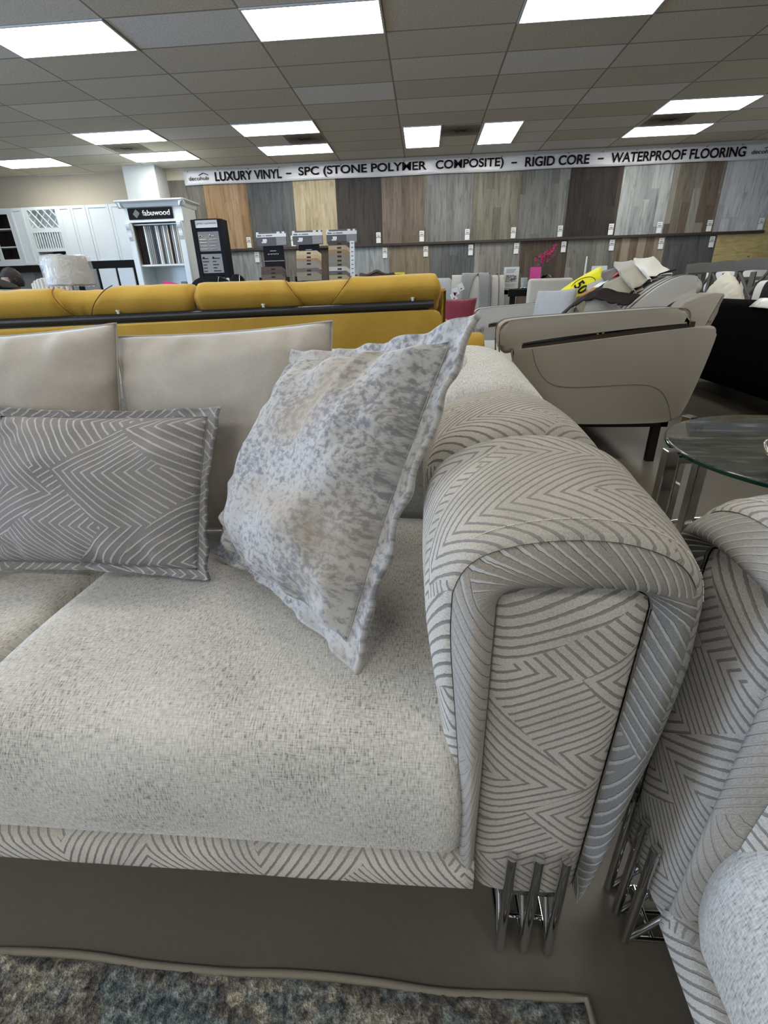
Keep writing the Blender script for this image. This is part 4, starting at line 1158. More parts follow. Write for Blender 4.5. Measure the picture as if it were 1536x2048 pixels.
def candle():
    root = thing('candlestick', 'white taper candle in a black holder near the flooring wall', 'candle', (1.80, 6.2, 1.0))
    bm = BM(); lathe(bm, [(.035,0), (.03,.008), (.008,.02), (.008,.06), (.016,.075), (.014,.09)], seg=16); obj('holder', bm, M['black'], root, True)
    bm = BM(); cyl(bm, (0,0,.09), (0,0,.30), .010, .008, 12); obj('candle', bm, M['white_paper'], root, True)
candle()
printed_card('sign', 'small white card with a grey sketch standing above the loveseat back', 1.92, 6.1, 1.0, .165, .20, 0, False)
def sketch():
    o = [q for q in bpy.data.objects if q.get('label', '').startswith('small white card')][0]
    bm = BM(); bm.verts.new((-.04,-.0045,.09)); bm.verts.new((.045,-.0045,.09)); bm.verts.new((.03,-.0045,.125)); bm.verts.new((-.03,-.0045,.15)); bm.faces.new(bm.verts)
    r = bmesh.ops.extrude_face_region(bm, geom=list(bm.faces)); bmesh.ops.translate(bm, vec=(0,.001,0), verts=[v for v in r['geom'] if isinstance(v, bmesh.types.BMVert)])
    obj('sketch', bm, plain('sketch_grey', (.25,.26,.27), .6), o)
sketch()
def up_chair(x, y, rz, label, m, w=.42, h=1.09):
    root = thing('dining_chair', label, 'chair', (x, y, 0), rz, 'upholstered dining chairs at the far tables')
    bm = BM(); box(bm, -w/2, w/2, -.04, .04, .42, h, .03, 3); obj('backrest', bm, m, root, True)
    bm = BM(); box(bm, -w/2, w/2, .0, .45, .38, .48, .03, 3); obj('seat', bm, m, root, True)
    for sx in (-w/2+.03, w/2-.03):
        for sy in (0, .42):
            bm = BM(); box(bm, sx-.018, sx+.018, sy-.018, sy+.018, 0, .39); obj('leg', bm, M['dark_metal'], root)
up_chair(1.20, 5.2, 0, 'cream upholstered dining chair with square back near the pink card', plain('linen_cream', (.50,.48,.42), .8, sheen=.3), .42, 1.085)
up_chair(1.62, 5.02, radians(-10), 'grey upholstered chair back behind the taupe loveseat', M['grey_fabric'], .36, 1.10)

# ------------------------------------------------------------ left background: lamp, cream chairs, person, desk
def table_lamp():
    x, y = -2.775, 4.0
    root = thing('table_lamp', 'table lamp whose pale drum shade is wrapped in shiny clear plastic', 'lamp', (x, y, .72))
    sh = plain('lamp_shade', (.55,.54,.50), .8)
    bm = BM(); lathe(bm, [(.160,.405), (.168,.41), (.148,.605), (.142,.605)], seg=40); 
    obj('shade', bm, sh, root, True)
    pl = NT('clear_plastic'); n = pl.noise(pl.obj(), 9, 3, .6, 1.5)
    pl.set(color=(.9,.93,.95), rough=.12, trans=.0, spec=.9, coat=1.0)
    pl.put(pl.b.inputs['Alpha'], .30); pl.bump(n, 1.0, .03)
    N = 72; G = []
    for r, z in ((.166,.395), (.186,.41), (.178,.48), (.18,.55), (.170,.60), (.150,.612), (.05,.618)):
        G.append([((r+.010*nz(cos(2*pi*k/N)*3, sin(2*pi*k/N)*3, z*8))*cos(2*pi*k/N), (r+.010*nz(cos(2*pi*k/N)*3, sin(2*pi*k/N)*3, z*8))*sin(2*pi*k/N), z+.004*sin(k)) for k in range(N+1)])
    o = grid_mesh('plastic_wrap', G, pl.mat, root)
    bm = BM(); lathe(bm, [(.07,0), (.075,.01), (.03,.03), (.06,.12), (.07,.2), (.03,.3), (.012,.34), (.012,.5)], seg=28); obj('base', bm, M['cream'], root, True)
    t2 = thing('side_table', 'dark end table under the plastic wrapped lamp behind the mustard sofa', 'table', (x, y, 0))
    bm = BM(); box(bm, -.25, .25, -.25, .25, .69, .72, .004); obj('table_top', bm, M['dark_brown'], t2)
    for sx in (-.22, .22):
        for sy in (-.22, .22):
            bm = BM(); box(bm, sx-.02, sx+.02, sy-.02, sy+.02, 0, .69); obj('leg', bm, M['dark_brown'], t2)
table_lamp()
def cream_chair(x, y, w, h, label, ribs, rz=0):
    root = thing('armchair', label, 'armchair', (x, y, 0), rz)
    n = 9 if ribs else 1
    for k in range(n):
        a = -w/2+w*k/n; b = a+w/n; f = (k+.5)/n*2-1; hh = h-.05*abs(f)**2.2 if ribs else h
        if ribs: 
            bm = BM(); box(bm, a, b, -.05+.05*f*f, .05+.05*f*f, .42, hh, .018, 4); obj('back_channel', bm, M['cream'], root, True)
        else:
            bm = BM(); box(bm, a, b, -.05, .06, .42, hh, .05, 5); obj('backrest', bm, M['cream'], root, True)
    bm = BM(); box(bm, -w/2, w/2, -.5, -.03, .25, .45, .06, 4); obj('seat', bm, M['cream'], root, True)
    for sx in (-w/2+.04, w/2-.04):
        for sy in (-.45, -.02):
            bm = BM(); cyl(bm, (sx, sy, 0), (sx, sy, .27), .012, .018, 10); obj('leg', bm, M['steel'], root, True)
cream_chair(-3.80, 5.1, .14, 1.195, 'small cream rounded chair back left of the ribbed one', False)
cream_chair(-3.40, 4.6, .36, 1.205, 'cream channel-tufted chair back partly behind the plastic wrapped lamp', True)

def person():
    root = thing('person', 'seated person with short dark hair and dark jacket, face turned left, behind the cream chairs', 'person', (-4.75, 6.0, 0), radians(52))
    skin = plain('skin', (.42,.25,.18), .6); cloth = plain('dark_jacket', (.012,.012,.016), .8, sheen=.2); hair = plain('dark_hair', (.010,.007,.006), .6)
    # body: facing -X, seated
    V = {'pel': (0,0,.50,.15), 'waist': (-.01,0,.66,.14), 'chest': (-.03,0,.86,.16), 'up': (-.05,0,.98,.13), 'neck': (-.075,0,1.06,.055), 'nk2': (-.09,0,1.12,.05),
         'sL': (-.05,-.17,.97,.075), 'eL': (-.12,-.23,.72,.052), 'wL': (-.36,-.16,.66,.033), 'hL': (-.42,-.13,.655,.032),
         'sR': (-.05,.17,.97,.075), 'eR': (-.12,.23,.72,.052), 'wR': (-.36,.16,.66,.033), 'hR': (-.42,.13,.655,.032),
         'kL': (-.44,-.12,.50,.075), 'aL': (-.42,-.12,.09,.045), 'tL': (-.56,-.12,.045,.035), 'kR': (-.44,.12,.50,.075), 'aR': (-.42,.12,.09,.045), 'tR': (-.56,.12,.045,.035)}
    E = [('pel','waist'), ('waist','chest'), ('chest','up'), ('up','neck'), ('neck','nk2'), ('up','sL'), ('sL','eL'), ('eL','wL'), ('wL','hL'), ('up','sR'), ('sR','eR'), ('eR','wR'), ('wR','hR'),
         ('pel','kL'), ('kL','aL'), ('aL','tL'), ('pel','kR'), ('kR','aR'), ('aR','tR')]
    for S, sy in (('L', 1), ('R', -1)):
        hx, hy, hz, _ = V['h'+S]
        for f in range(4):
            V['f%s%d' % (S, f)] = (hx-.045, hy-.025+.017*f, hz-.004, .009); V['g%s%d' % (S, f)] = (hx-.082+.006*abs(f-1.5), hy-.028+.019*f, hz-.02, .008)
            E += [('h'+S, 'f%s%d' % (S, f)), ('f%s%d' % (S, f), 'g%s%d' % (S, f))]
        V['t%s9' % S] = (hx-.02, hy+sy*.045, hz, .010); E.append(('h'+S, 't%s9' % S))
    ks = list(V); me = bpy.data.meshes.new('body'); me.from_pydata([V[k][:3] for k in ks], [(ks.index(a), ks.index(b)) for a, b in E], [])
    o = link_mesh('body', me, cloth, root, True)
    o.modifiers.new('skin', 'SKIN'); o.modifiers.new('sub', 'SUBSURF').levels = 1; o.modifiers['sub'].render_levels = 2
    for k, sv in zip(ks, me.skin_vertices[0].data): sv.radius = (V[k][3], V[k][3]); sv.use_root = (k == 'pel')
    o.modifiers['skin'].use_smooth_shade = True
    # head, built around its own centre, looking left and slightly down
    hc = Vector((-.115, 0, 1.225)); N, K = 40, 32; G = []
    for j in range(K+1):
        th = pi*j/K; row = []
        for i in range(N+1):
            ph = 2*pi*i/N; d = Vector((sin(th)*cos(ph), sin(th)*sin(ph), cos(th)))
            x, y, z = d.x*.098, d.y*.076, d.z*.118
            fr = max(0, -d.x)
            if d.z < 0: y *= 1-.28*d.z*d.z; x *= (1+.06*fr) if d.x < 0 else (1+.35*d.z*.8)
            nose = math.exp(-((y/.013)**2))*math.exp(-(((z+.012)/.022)**2))*(fr > .3)
            brow = math.exp(-((y/.05)**2))*math.exp(-(((z-.022)/.010)**2))*(fr > .3)
            eye = math.exp(-(((abs(y)-.03)/.013)**2))*math.exp(-(((z-.004)/.010)**2))*(fr > .3)
            lip = math.exp(-((y/.022)**2))*math.exp(-(((z+.052)/.008)**2))*(fr > .3)
            chin = math.exp(-((y/.025)**2))*math.exp(-(((z+.095)/.018)**2))*(fr > .2)
            x -= .024*nose+.005*brow-.008*eye+.006*lip+.012*chin
            row.append(tuple(hc+Vector((x, y, z))))
        G.append(row)
    grid_mesh('head', G, skin, root)
    for s in (-1, 1):
        bm = BM(); tube(bm, [hc+Vector((.012, s*.076, -.025)), hc+Vector((.022, s*.085, .0)), hc+Vector((.016, s*.084, .022)), hc+Vector((.0, s*.077, .02))], [.008,.011,.010,.006], 8); obj('ear', bm, skin, root, True)
        bm = BM(); bmesh.ops.create_uvsphere(bm, u_segments=12, v_segments=8, radius=.011, matrix=Matrix.Translation(hc+Vector((-.080, s*.03, .004)))); obj('eye', bm, M['black'], root, True)
    bm = BM(); tube(bm, [hc+Vector((-.097,-.02,-.052)), hc+Vector((-.105,0,-.052)), hc+Vector((-.097,.02,-.052))], .003, 6); obj('mouth', bm, plain('lips', (.3,.12,.1), .5), root, True)
    G = []
    for j in range(K+1):
        th = pi*.66*j/K; row = []
        for i in range(N+1):
            ph = 2*pi*i/N; d = Vector((sin(th)*cos(ph), sin(th)*sin(ph), cos(th)))
            lim = .35 if d.x < -.35 else -.4
            t2 = th if d.z > lim else math.acos(lim)
            d = Vector((sin(t2)*cos(ph), sin(t2)*sin(ph), cos(t2)))
            k = 1.10+.05*nz(d.x*6, d.y*6, d.z*6); row.append(tuple(hc+Vector((d.x*.098*k+.004, d.y*.078*k, d.z*.122*k+.002))))
        G.append(row)
    h = grid_mesh('hair', G, hair, root); s = h.modifiers.new('t', 'SOLIDIFY'); s.thickness = .008
    c = thing('office_chair', 'dark seat under the seated person, hidden behind the mustard sofa', 'chair', (-4.70, 6.0, 0))
    bm = BM(); box(bm, -.25, .25, -.24, .24, .28, .345, .02, 3); obj('seat', bm, M['black'], c, True)
    bm = BM(); cyl(bm, (0,0,.04), (0,0,.28), .03); obj('column', bm, M['black'], c, True)
    bm = BM()
    for k in range(5): cyl(bm, (0,0,.05), (.27*cos(k*2*pi/5), .27*sin(k*2*pi/5), .03), .02)
    obj('base', bm, M['black'], c, True)
person()
def desk():
    root = thing('desk', 'white edged counter top at the left edge in front of the seated person', 'desk', (-4.5, 5.0, 0))
    bm = BM(); box(bm, -5.2, -4.13, 4.8, 5.35, 1.08, 1.125, .01, 3); wobj('counter_top', bm, M['white_paper'], root)
    bm = BM(); box(bm, -5.1, -4.2, 4.95, 5.25, 0, 1.08); wobj('counter_body', bm, M['black'], root)
    b = thing('duffel_bag', 'black slumped bag on the white edged counter at the left edge', 'bag', (-4.42, 5.0, 1.125))
    bm = BM(); prism(bm, smooth_poly([(-.3,.0), (-.3,.09), (-.05,.12), (.1,.11), (.27,.045), (.34,.0)], 2), 'Y', -.12, .12, .03, 4); obj('body', bm, M['black'], b, True)
    bm = BM(); tube(bm, smooth_poly([(-.15,-.125,.05), (-.05,-.14,.13), (.08,-.13,.10), (.15,-.125,.04)], 2, False), .008, 6); obj('handle', bm, M['dark_metal'], b, True)
    s = thing('pump_bottle', 'small white pump bottle at the counter end by the left edge', 'bottle', (-4.155, 4.84, 1.125))
    bm = BM(); lathe(bm, [(.018,0), (.02,.004), (.02,.03), (.008,.038), (.006,.05)], seg=16); obj('bottle', bm, M['white_paper'], s, True)
    bm = BM(); tube(bm, [(0,0,.045), (0,0,.056), (-.022,0,.056)], .005, 8); obj('pump', bm, M['white_paper'], s, True)
desk()
def dark_seats():
    pk2 = thing('sign', 'hot pink card slanting just above the mustard sofa left of the black chair backs', 'sign', (-1.85, 3.9, .9))
    bm = BM(); prism(bm, [(-.14,-.1), (-.12,.235), (.09,.195), (.09,-.1)], 'Y', -.003, .003); obj('card', bm, plain('deep_pink', (.75,.02,.20), .5, var=.02), pk2)
    bm = BM(); prism(bm, [(-.02,-.9), (-.02,-.1), (.02,-.1), (.02,-.9)], 'Y', -.01, .01); obj('stand', bm, M['dark_metal'], pk2)
    for x, w, h, lab in ((-1.72, .36, 1.17, 'wide black rounded chair back behind the mustard sofa'), (-1.752, .16, 1.195, 'narrow dark rounded chair back right of the wide black one')):
        r = thing('lounge_chair', lab, 'chair', (x, 4.2 if w > .2 else 4.9, 0))
        pts = [(-w/2,.45)]+[(-w/2*cos(pi*k/12), h-.10+.10*sin(pi*k/12)) for k in range(13)]+[(w/2,.45)]
        bm = BM(); prism(bm, pts, 'Y', -.02, .02, .008, 2); obj('backrest', bm, M['black'], r, True)
        bm = BM(); box(bm, -w/2, w/2, 0, .4, .40, .46, .02); obj('seat', bm, M['black'], r)
        bm = BM(); tube(bm, [(w*.08, -.024, h-.16), (w*.22, -.024, h-.012)], .004, 6); obj('seam_line', bm, M['steel'] , r, True)
        for sx in (-w/2+.03, w/2-.03):
            for sy in (0, .36):
                bm = BM(); cyl(bm, (sx, sy, 0), (sx, sy, .41), .012); obj('leg', bm, M['dark_metal'], r, True)
    r = thing('upright_bar', 'short white upright bar between the two black chair backs', 'bar', (-1.767, 4.7, 0))
    bm = BM(); box(bm, -.012, .012, -.006, .006, .0, 1.16); obj('bar', bm, M['white_paper'], r); bm = BM(); box(bm, -.05, .05, -.04, .04, 0, .02); obj('foot', bm, M['white_paper'], r)
dark_seats()
def carved():
    root = thing('carved_chair', 'dark carved wooden chair crest peeking over the mustard sofa', 'chair', (-.62, 7.0, 0))
    w = plain('carved_wood', (.06,.028,.014), .45, var=.3, vscale=30)
    pts = [(-.22,.5), (-.22,1.17), (-.24,1.20), (-.21,1.235), (-.16,1.20), (-.10,1.205), (-.05,1.24), (0,1.265), (.05,1.24), (.10,1.205), (.16,1.20), (.21,1.23), (.24,1.20), (.22,1.17), (.22,.5)]
    bm = BM(); prism(bm, smooth_poly(pts, 1), 'Y', -.025, .025, .008, 2); obj('backrest', bm, w, root, True)
    bm = BM(); tube(bm, [(-.12,-.03,1.19), (-.05,-.035,1.215), (0,-.035,1.235), (.05,-.035,1.215), (.12,-.03,1.19)], .010, 8); obj('carving', bm, w, root, True)
    bm = BM(); box(bm, -.24, .24, 0, .45, .42, .5, .02); obj('seat', bm, M['wine'], root, True)
    for sx in (-.2, .2):
        for sy in (.02, .42):
            bm = BM(); cyl(bm, (sx, sy, 0), (sx, sy, .43), .018, .025); obj('leg', bm, w, root, True)
    s = thing('sale_sign', 'small yellow 50% sign above the mustard sofa right of the carved crest', 'sign', (-.369, 7.6, 0))
    bm = BM(); box(bm, -.09, .09, -.004, .004, 1.08, 1.232); obj('card', bm, plain('sign_yellow', (.85,.70,.02), .5, var=.02), s)
    text_mesh('figures', '50%', M['black'], s, height=.045, loc=(0,-.0045,1.165), bold=.02, align='CENTER')
    bm = BM(); box(bm, -.01, .01, -.01, .01, 0, 1.08); box(bm, -.08, .08, -.08, .08, 0, .015); obj('stand', bm, M['dark_metal'], s)
carved()

# ------------------------------------------------------------ flooring sample wall
PC = {
 'ashbrown': [(.12,.115,.10), (.17,.16,.14), (.14,.13,.11)], 'oak': [(.33,.22,.13), (.27,.18,.10), (.38,.27,.17)], 'slate': [(.085,.09,.095), (.12,.125,.125), (.10,.105,.11)],
 'sand': [(.40,.34,.22), (.45,.38,.26), (.37,.31,.20)], 'charcoal': [(.052,.047,.042), (.07,.064,.058), (.06,.055,.05)], 'taupebrown': [(.17,.135,.11), (.20,.165,.135), (.15,.12,.095)],
 'greige': [(.16,.165,.16), (.22,.225,.22), (.19,.19,.18)], 'olive': [(.19,.18,.14), (.14,.125,.095), (.22,.21,.17)], 'greymix': [(.13,.13,.12), (.21,.215,.20), (.16,.16,.145)],
 'espresso': [(.038,.033,.030), (.05,.043,.038), (.09,.07,.052)], 'frost': [(.30,.32,.31), (.38,.40,.39), (.17,.18,.18)], 'barn': [(.14,.12,.09), (.30,.29,.26), (.10,.08,.06), (.19,.15,.115)],
 'white': [(.42,.43,.44), (.50,.51,.52), (.30,.30,.32)], 'mist': [(.27,.30,.31), (.33,.36,.37)], 'tan': [(.22,.185,.14), (.26,.22,.17)], 'steelblue': [(.11,.12,.125), (.14,.15,.155)],
 'linen': [(.27,.26,.235), (.20,.195,.175), (.31,.30,.27)], 'walnut': [(.07,.055,.042), (.09,.07,.055), (.11,.09,.07)], 'dust': [(.21,.21,.185), (.16,.155,.135), (.24,.235,.21)],
 'rustic': [(.20,.15,.10), (.30,.25,.19), (.16,.12,.085)], 'graphite': [(.09,.092,.09), (.12,.12,.118)]}
PM = {k: planks('planks_'+k, v, seed=i*3.3) for i, (k, v) in enumerate(PC.items())}
FW = 'flooring sample panels on the wall'
def panel(x0, x1, z0, z1, key, label):
    o = obj('flooring_panel', box(BM(), x0+.002-(x0+x1)/2, x1-.002-(x0+x1)/2, -.008, .008, 0, z1-z0), PM[key])
    o.location = ((x0+x1)/2, WY-.012, z0); tag(o, label, 'flooring panel', FW)
UP = [(-5.06,-4.36,'ashbrown','ash brown plank panel, leftmost of the upper row beside the white column'), (-4.36,-3.49,'oak','honey oak plank panel in the upper row behind the hardware rack'),
 (-3.49,-2.57,'slate','dark slate grey plank panel in the upper row, between honey oak and pale sand'), (-2.57,-1.73,'sand','pale sand coloured plank panel in the upper row'),
 (-1.73,-.84,'charcoal','charcoal plank panel in the upper row right of the pale sand one'), (-.84,.02,'taupebrown','taupe brown plank panel in the upper row under the word POLYMER'),
 (.02,.91,'greige','light grey plank panel in the upper row under the word COMPOSITE'), (.91,1.80,'olive','olive brown plank panel in the upper row left of the grey mixed one'),
 (1.80,2.69,'greymix','grey mixed plank panel in the upper row left of the espresso one'), (2.69,3.64,'espresso','espresso black plank panel in the upper row, darkest toward the right'),
 (3.64,4.53,'frost','frosty grey plank panel with scattered short boards in the upper row'), (4.53,5.44,'barn','weathered barn brown plank panel in the upper row'), (5.44,6.36,'white','whitewashed plank panel, rightmost of the upper row')]
for a, b, k, l in UP: panel(a, b, 1.835, 3.05, k, l)
LO = [(-5.06,-4.22,'ashbrown','ash brown plank panel, leftmost of the lower row'), (-4.22,-3.36,'mist','silvery grey plank panel in the lower row right of the hardware rack'), (-3.36,-2.47,'ashbrown','ash brown plank panel in the lower row behind the first display stand'),
 (-2.47,-1.60,'walnut','dark brown plank panel in the lower row between the display stands'), (-1.60,-.72,'mist','pale blue-grey plank panel in the lower row right of the display stands'),
 (-.72,.10,'tan','tan brown plank panel in the lower row above the yellow 50% sign'), (.10,.99,'steelblue','bluish dark grey plank panel in the lower row'), (.99,1.88,'linen','linen grey plank panel in the lower row left of the orchid'),
 (1.88,2.79,'walnut','dark walnut plank panel in the lower row behind the orchid'), (2.79,3.70,'dust','dusty grey plank panel in the lower row behind the candle'),
 (3.70,4.62,'rustic','rustic brown striped plank panel in the lower row'), (4.62,5.55,'graphite','graphite grey plank panel, rightmost of the lower row')]
for a, b, k, l in LO: panel(a, b, .62, 1.79, k, l)
tag(obj('wall_ledge', box(BM(), -5.06, 6.36, WY-.07, WY-.002, 1.79, 1.835, .003), plain('ledge_brown', (.045,.032,.026), .5)), 'thin dark brown ledge running between the two rows of plank panels', 'ledge')
tag(obj('wall_board', box(BM(), -5.06, 5.55, WY-.03, WY-.002, .02, .615, .003), plain('lower_board', (.2,.19,.17), .6)), 'grey board under the lower row of plank panels, hidden behind furniture', 'board')
def card(x, z, label, two=True):
    t = thing('price_card', label, 'price card', (x, WY-.035, z), 0, 'small price cards on the plank panels')
    bm = BM(); box(bm, -.045, .045, -.002, .002, 0, .085 if two else .12); obj('card', bm, M['white_paper'], t)
    bm = BM(); box(bm, -.03, .03, -.004, -.002, .012, .03); box(bm, -.03, .02, -.004, -.002, .05, .06); obj('print', bm, plain('card_print', (.25,.22,.2), .6), t)
    if two: bm = BM(); box(bm, -.045, .045, -.002, .002, -.10, -.01); obj('lower_card', bm, M['white_paper'], t)
for (a, b, k, l) in UP[1:]:
    card(b-.08, 1.95, 'tiny white price cards at the lower right corner of the %s upper panel' % l.split(' plank')[0])
for (a, b, k, l) in LO[1:]:
    card(b-.08, 1.68, 'tiny white price cards at the upper right corner of the %s lower panel' % l.split(' plank')[0])

# ------------------------------------------------------------ banner
def banner():
    root = thing('banner', 'long white banner with bold black lettering across the top of the wall', 'banner', (0, WY-.05, 2.95))
    G = []; n = 160; x0, x1 = -4.70, 7.6
    for j in range(7):
        G.append([(x0+(x1-x0)*i/n, -.004+.012*nz(i*.35, j*.7)*(1-abs(j-3)/5), (j/6)*.235+.004*sin(i*.22)) for i in range(n+1)])
    m = NT('glossy_vinyl'); nn = m.noise(m.mapping(m.obj(), (1.5, 1, 6)), 3, 3)
    m.set(color=(.64,.63,.645), rough=.22, spec=.5); m.bump(nn, .5, .02)
    o = grid_mesh('vinyl', G, m.mat, root); s = o.modifiers.new('t', 'SOLIDIFY'); s.thickness = .002
    words = [('LUXURY VINYL - ', 'LUXURY VINYL', -4.07, -2.75), ('dash', '-', -2.66, -2.56), ('spc', 'SPC (STONE POLYMER', -2.42, .02), ('c', 'COMPOSITE)', .19, 1.44), ('dash', '-', 1.58, 1.68), ('r', 'RIGID CORE', 1.83, 2.98), ('dash', '-', 3.13, 3.23), ('w', 'WATERPROOF FLOORING', 3.36, 5.68)]
    for _, s, a, b in words:
        if s == '-':
            bm = BM(); box(bm, a, b, -.026, -.022, .105, .128); obj('lettering', bm, M['black'], root); continue
        h = .150 if '(' not in s and ')' not in s else .175
        text_mesh('lettering', s, M['black'], root, height=h, width=b-a, loc=(a, -.022, .045 if h < .16 else .035), bold=.022)
    def logo(x, w):
        text_mesh('logo_lettering', 'decohub', M['black'], root, height=.062, width=w, loc=(x, -.022, .075), bold=.004)
        bm = BM(); tube(bm, [(x+w*.52, -.024, .152), (x+w*.76, -.024, .188), (x+w*1.0, -.024, .150)], .006, 6); tube(bm, [(x+w*.86, -.024, .172), (x+w*.86, -.024, .186)], .005, 6); obj('logo_roof', bm, M['black'], root, True)
    logo(-4.60, .40); logo(5.78, .40)
    for k in range(20):
        bm = BM(); cyl(bm, (x0+.1+k*.6, -.012, .222), (x0+.1+k*.6, -.02, .222), .008, seg=8); obj('grommet', bm, M['dark_metal'], root, True)
banner()

# ------------------------------------------------------------ white kitchen cabinets on the left
WH = M['white']; CY = 10.65
def shaker(root, x0, x1, z0, z1, nm='door'):
    bm = BM(); box(bm, x0+.004, x1-.004, CY-.022, CY, z0+.004, z1-.004, .002); d = wobj(nm, bm, WH, root)
    f = .055; bm = BM()
    if x1-x0 > 2.6*f:
        for a in ((x0+.004, x0+f, z0+.004, z1-.004), (x1-f, x1-.004, z0+.004, z1-.004), (x0+f, x1-f, z0+.004, z0+f), (x0+f, x1-f, z1-f, z1-.004)): box(bm, a[0], a[1], CY-.034, CY-.022, a[2], a[3], .003)
        wobj('door_frame', bm, WH, root, parent=d)
CB, CT = 1.645, 2.66
def cabinet(x0, x1, label, door=True):
    r = thing('wall_cabinet', label, 'cabinet', ((x0+x1)/2, 10.8, CB), 0, 'white wall cabinets')
    bm = BM(); box(bm, x0+.001, x1-.001, CY, WY-.002, CB, CT, .002); wobj('carcass', bm, WH, r)
    if door: shaker(r, x0, x1, CB, CT)
    return r
r = thing('wall_cabinet', 'white glass-door wall cabinet at the left edge with dark interior', 'cabinet', (-8.75, 10.8, CB), 0)
bm = BM(); box(bm, -9.6, -8.26, CY+.30, WY-.002, CB, CT); box(bm, -9.6, -9.55, CY, CY+.3, CB, CT); box(bm, -8.31, -8.26, CY, CY+.3, CB, CT); box(bm, -9.6, -8.26, CY, CY+.3, CB, CB+.03); box(bm, -9.6, -8.26, CY, CY+.3, CT-.03, CT); wobj('carcass', bm, WH, r)
bm = BM(); box(bm, -9.54, -8.32, CY+.26, CY+.29, CB+.03, CT-.03); wobj('interior', bm, M['dark_brown'], r)
for z in (1.98, 2.3):
    bm = BM(); box(bm, -9.54, -8.32, CY+.02, CY+.26, z, z+.02); wobj('shelf', bm, WH, r)
for a in ((-8.78, -8.70, CB, CT), (-8.34, -8.26, CB, CT), (-8.70, -8.34, CB, CB+.12), (-8.70, -8.34, CT-.10, CT), (-9.6, -8.78, CB, CB+.10), (-9.6, -8.78, CT-.1, CT), (-9.2, -9.12, CB, CT)):
    bm = BM(); box(bm, a[0], a[1], CY-.022, CY, a[2], a[3], .002); wobj('door_rail', bm, WH, r)
cabinet(-8.26, -7.98, 'narrow white cabinet door between the glass cabinet and the lattice unit')
r = thing('wall_cabinet', 'white wall unit with diamond lattice wine rack above a spindle plate rack', 'cabinet', (-7.62, 10.8, CB), 0)
bm = BM(); x0, x1 = -7.98, -7.25
for a in ((x0, x0+.08, CB, CT), (x1-.06, x1, CB, CT), (x0+.08, x1-.06, CT-.05, CT), (x0+.08, x1-.06, 2.22, 2.30), (x0+.08, x1-.06, 1.88, 1.94), (x0, x0+.10, CB, CB)): 
    if a[2] != a[3]: box(bm, a[0], a[1], CY-.02, WY-.005, a[2], a[3])
box(bm, x0+.08, x1-.06, WY-.05, WY-.006, 1.94, 2.22); box(bm, x0+.08, x1-.06, WY-.05, WY-.006, 2.30, CT-.05); wobj('carcass', bm, WH, r)
bm = BM(); w_, h_ = x1-x0-.14, .31; cx0, cz0 = x0+.08, 2.30
for k in range(-4, 6):
    for s in (1, -1):
        a = cx0+k*w_/4.0; pts = []
        for q in range(40):
            z = cz0+h_*q/39; x = a+s*h_*.80*(q/39)
            if cx0 <= x <= cx0+w_: pts.append((x, CY-.012+.006*s, z))
        if len(pts) > 2: tube(bm, [pts[0], pts[-1]], .011, 4)
wobj('lattice', bm, WH, r)
for k in range(11):
    bm = BM(); x = x0+.11+(x1-x0-.2)*k/10; cyl(bm, (x, CY-.005, 1.94), (x, CY-.005, 2.22), .013, seg=8); wobj('spindle', bm, WH, r)
bm = BM(); box(bm, x0+.30, x1-.06, CY+.1, CY+.3, 1.70, 1.88); wobj('hood', bm, M['black'], r)
cabinet(-7.25, -6.98, 'narrow white cabinet door just right of the lattice unit')
cabinet(-6.98, -6.66, 'white shaker cabinet door, second right of the lattice unit')
cabinet(-6.66, -6.18, 'wide white shaker cabinet door, third right of the lattice unit')
cabinet(-6.18, -5.72, 'white shaker cabinet door partly behind the sample door display')
tag(obj('valance_board', box(BM(), -9.6, -5.72, CY+.02, CY+.05, 1.52, 1.642, .002), M['dark_brown']), 'dark brown board running under the white wall cabinets', 'board')
bs = NT('backsplash_tiles'); x_, y_, z_ = bs.sep(bs.obj()); w2 = bs.node('ShaderNodeTexWhiteNoise', noise_dimensions='1D'); bs.link(bs.m('FLOOR', bs.m('DIVIDE', x_, .42)), w2.inputs['W'])
bs.set(color=bs.ramp(w2.outputs['Value'], [(0, (.16,.16,.155)), (.5, (.30,.31,.30)), (1, (.45,.45,.42))]), rough=.4)
tag(obj('backsplash', box(BM(), -9.6, -6.6, WY-.03, WY-.003, .9, 1.52), bs.mat), 'grey and white backsplash slabs under the cabinets at the left', 'backsplash')
def counter():
    r = thing('base_cabinet', 'white base cabinets with dark worktop along the left back wall', 'cabinet', (-7.6, 10.7, 0))
    bm = BM(); box(bm, -9.6, -5.75, 10.4, WY-.04, .1, .86); wobj('carcass', bm, WH, r)
    bm = BM(); box(bm, -9.6, -5.75, 10.36, WY-.04, .86, .90); wobj('worktop', bm, M['dark_brown'], r)
counter()
def door_rack():
    r = thing('sample_rack', 'black frame holding three tall grey and white sample doors', 'display rack', (-6.35, 10.2, 0))
    bm = BM(); box(bm, -6.95, -5.55, 10.22, 10.30, .02, 1.66, .003); wobj('frame', bm, M['black'], r)
    for x0, x1, m in ((-6.80, -6.48, M['floor_light']), (-6.42, -6.08, WH), (-6.03, -5.72, WH)):
        bm = BM(); box(bm, x0, x1, 10.185, 10.218, .2, 1.52, .004); wobj('sample_door', bm, m, r)
    bm = BM(); box(bm, -6.95, -5.55, 10.05, 10.30, 0, .02); wobj('base', bm, M['black'], r)
door_rack()

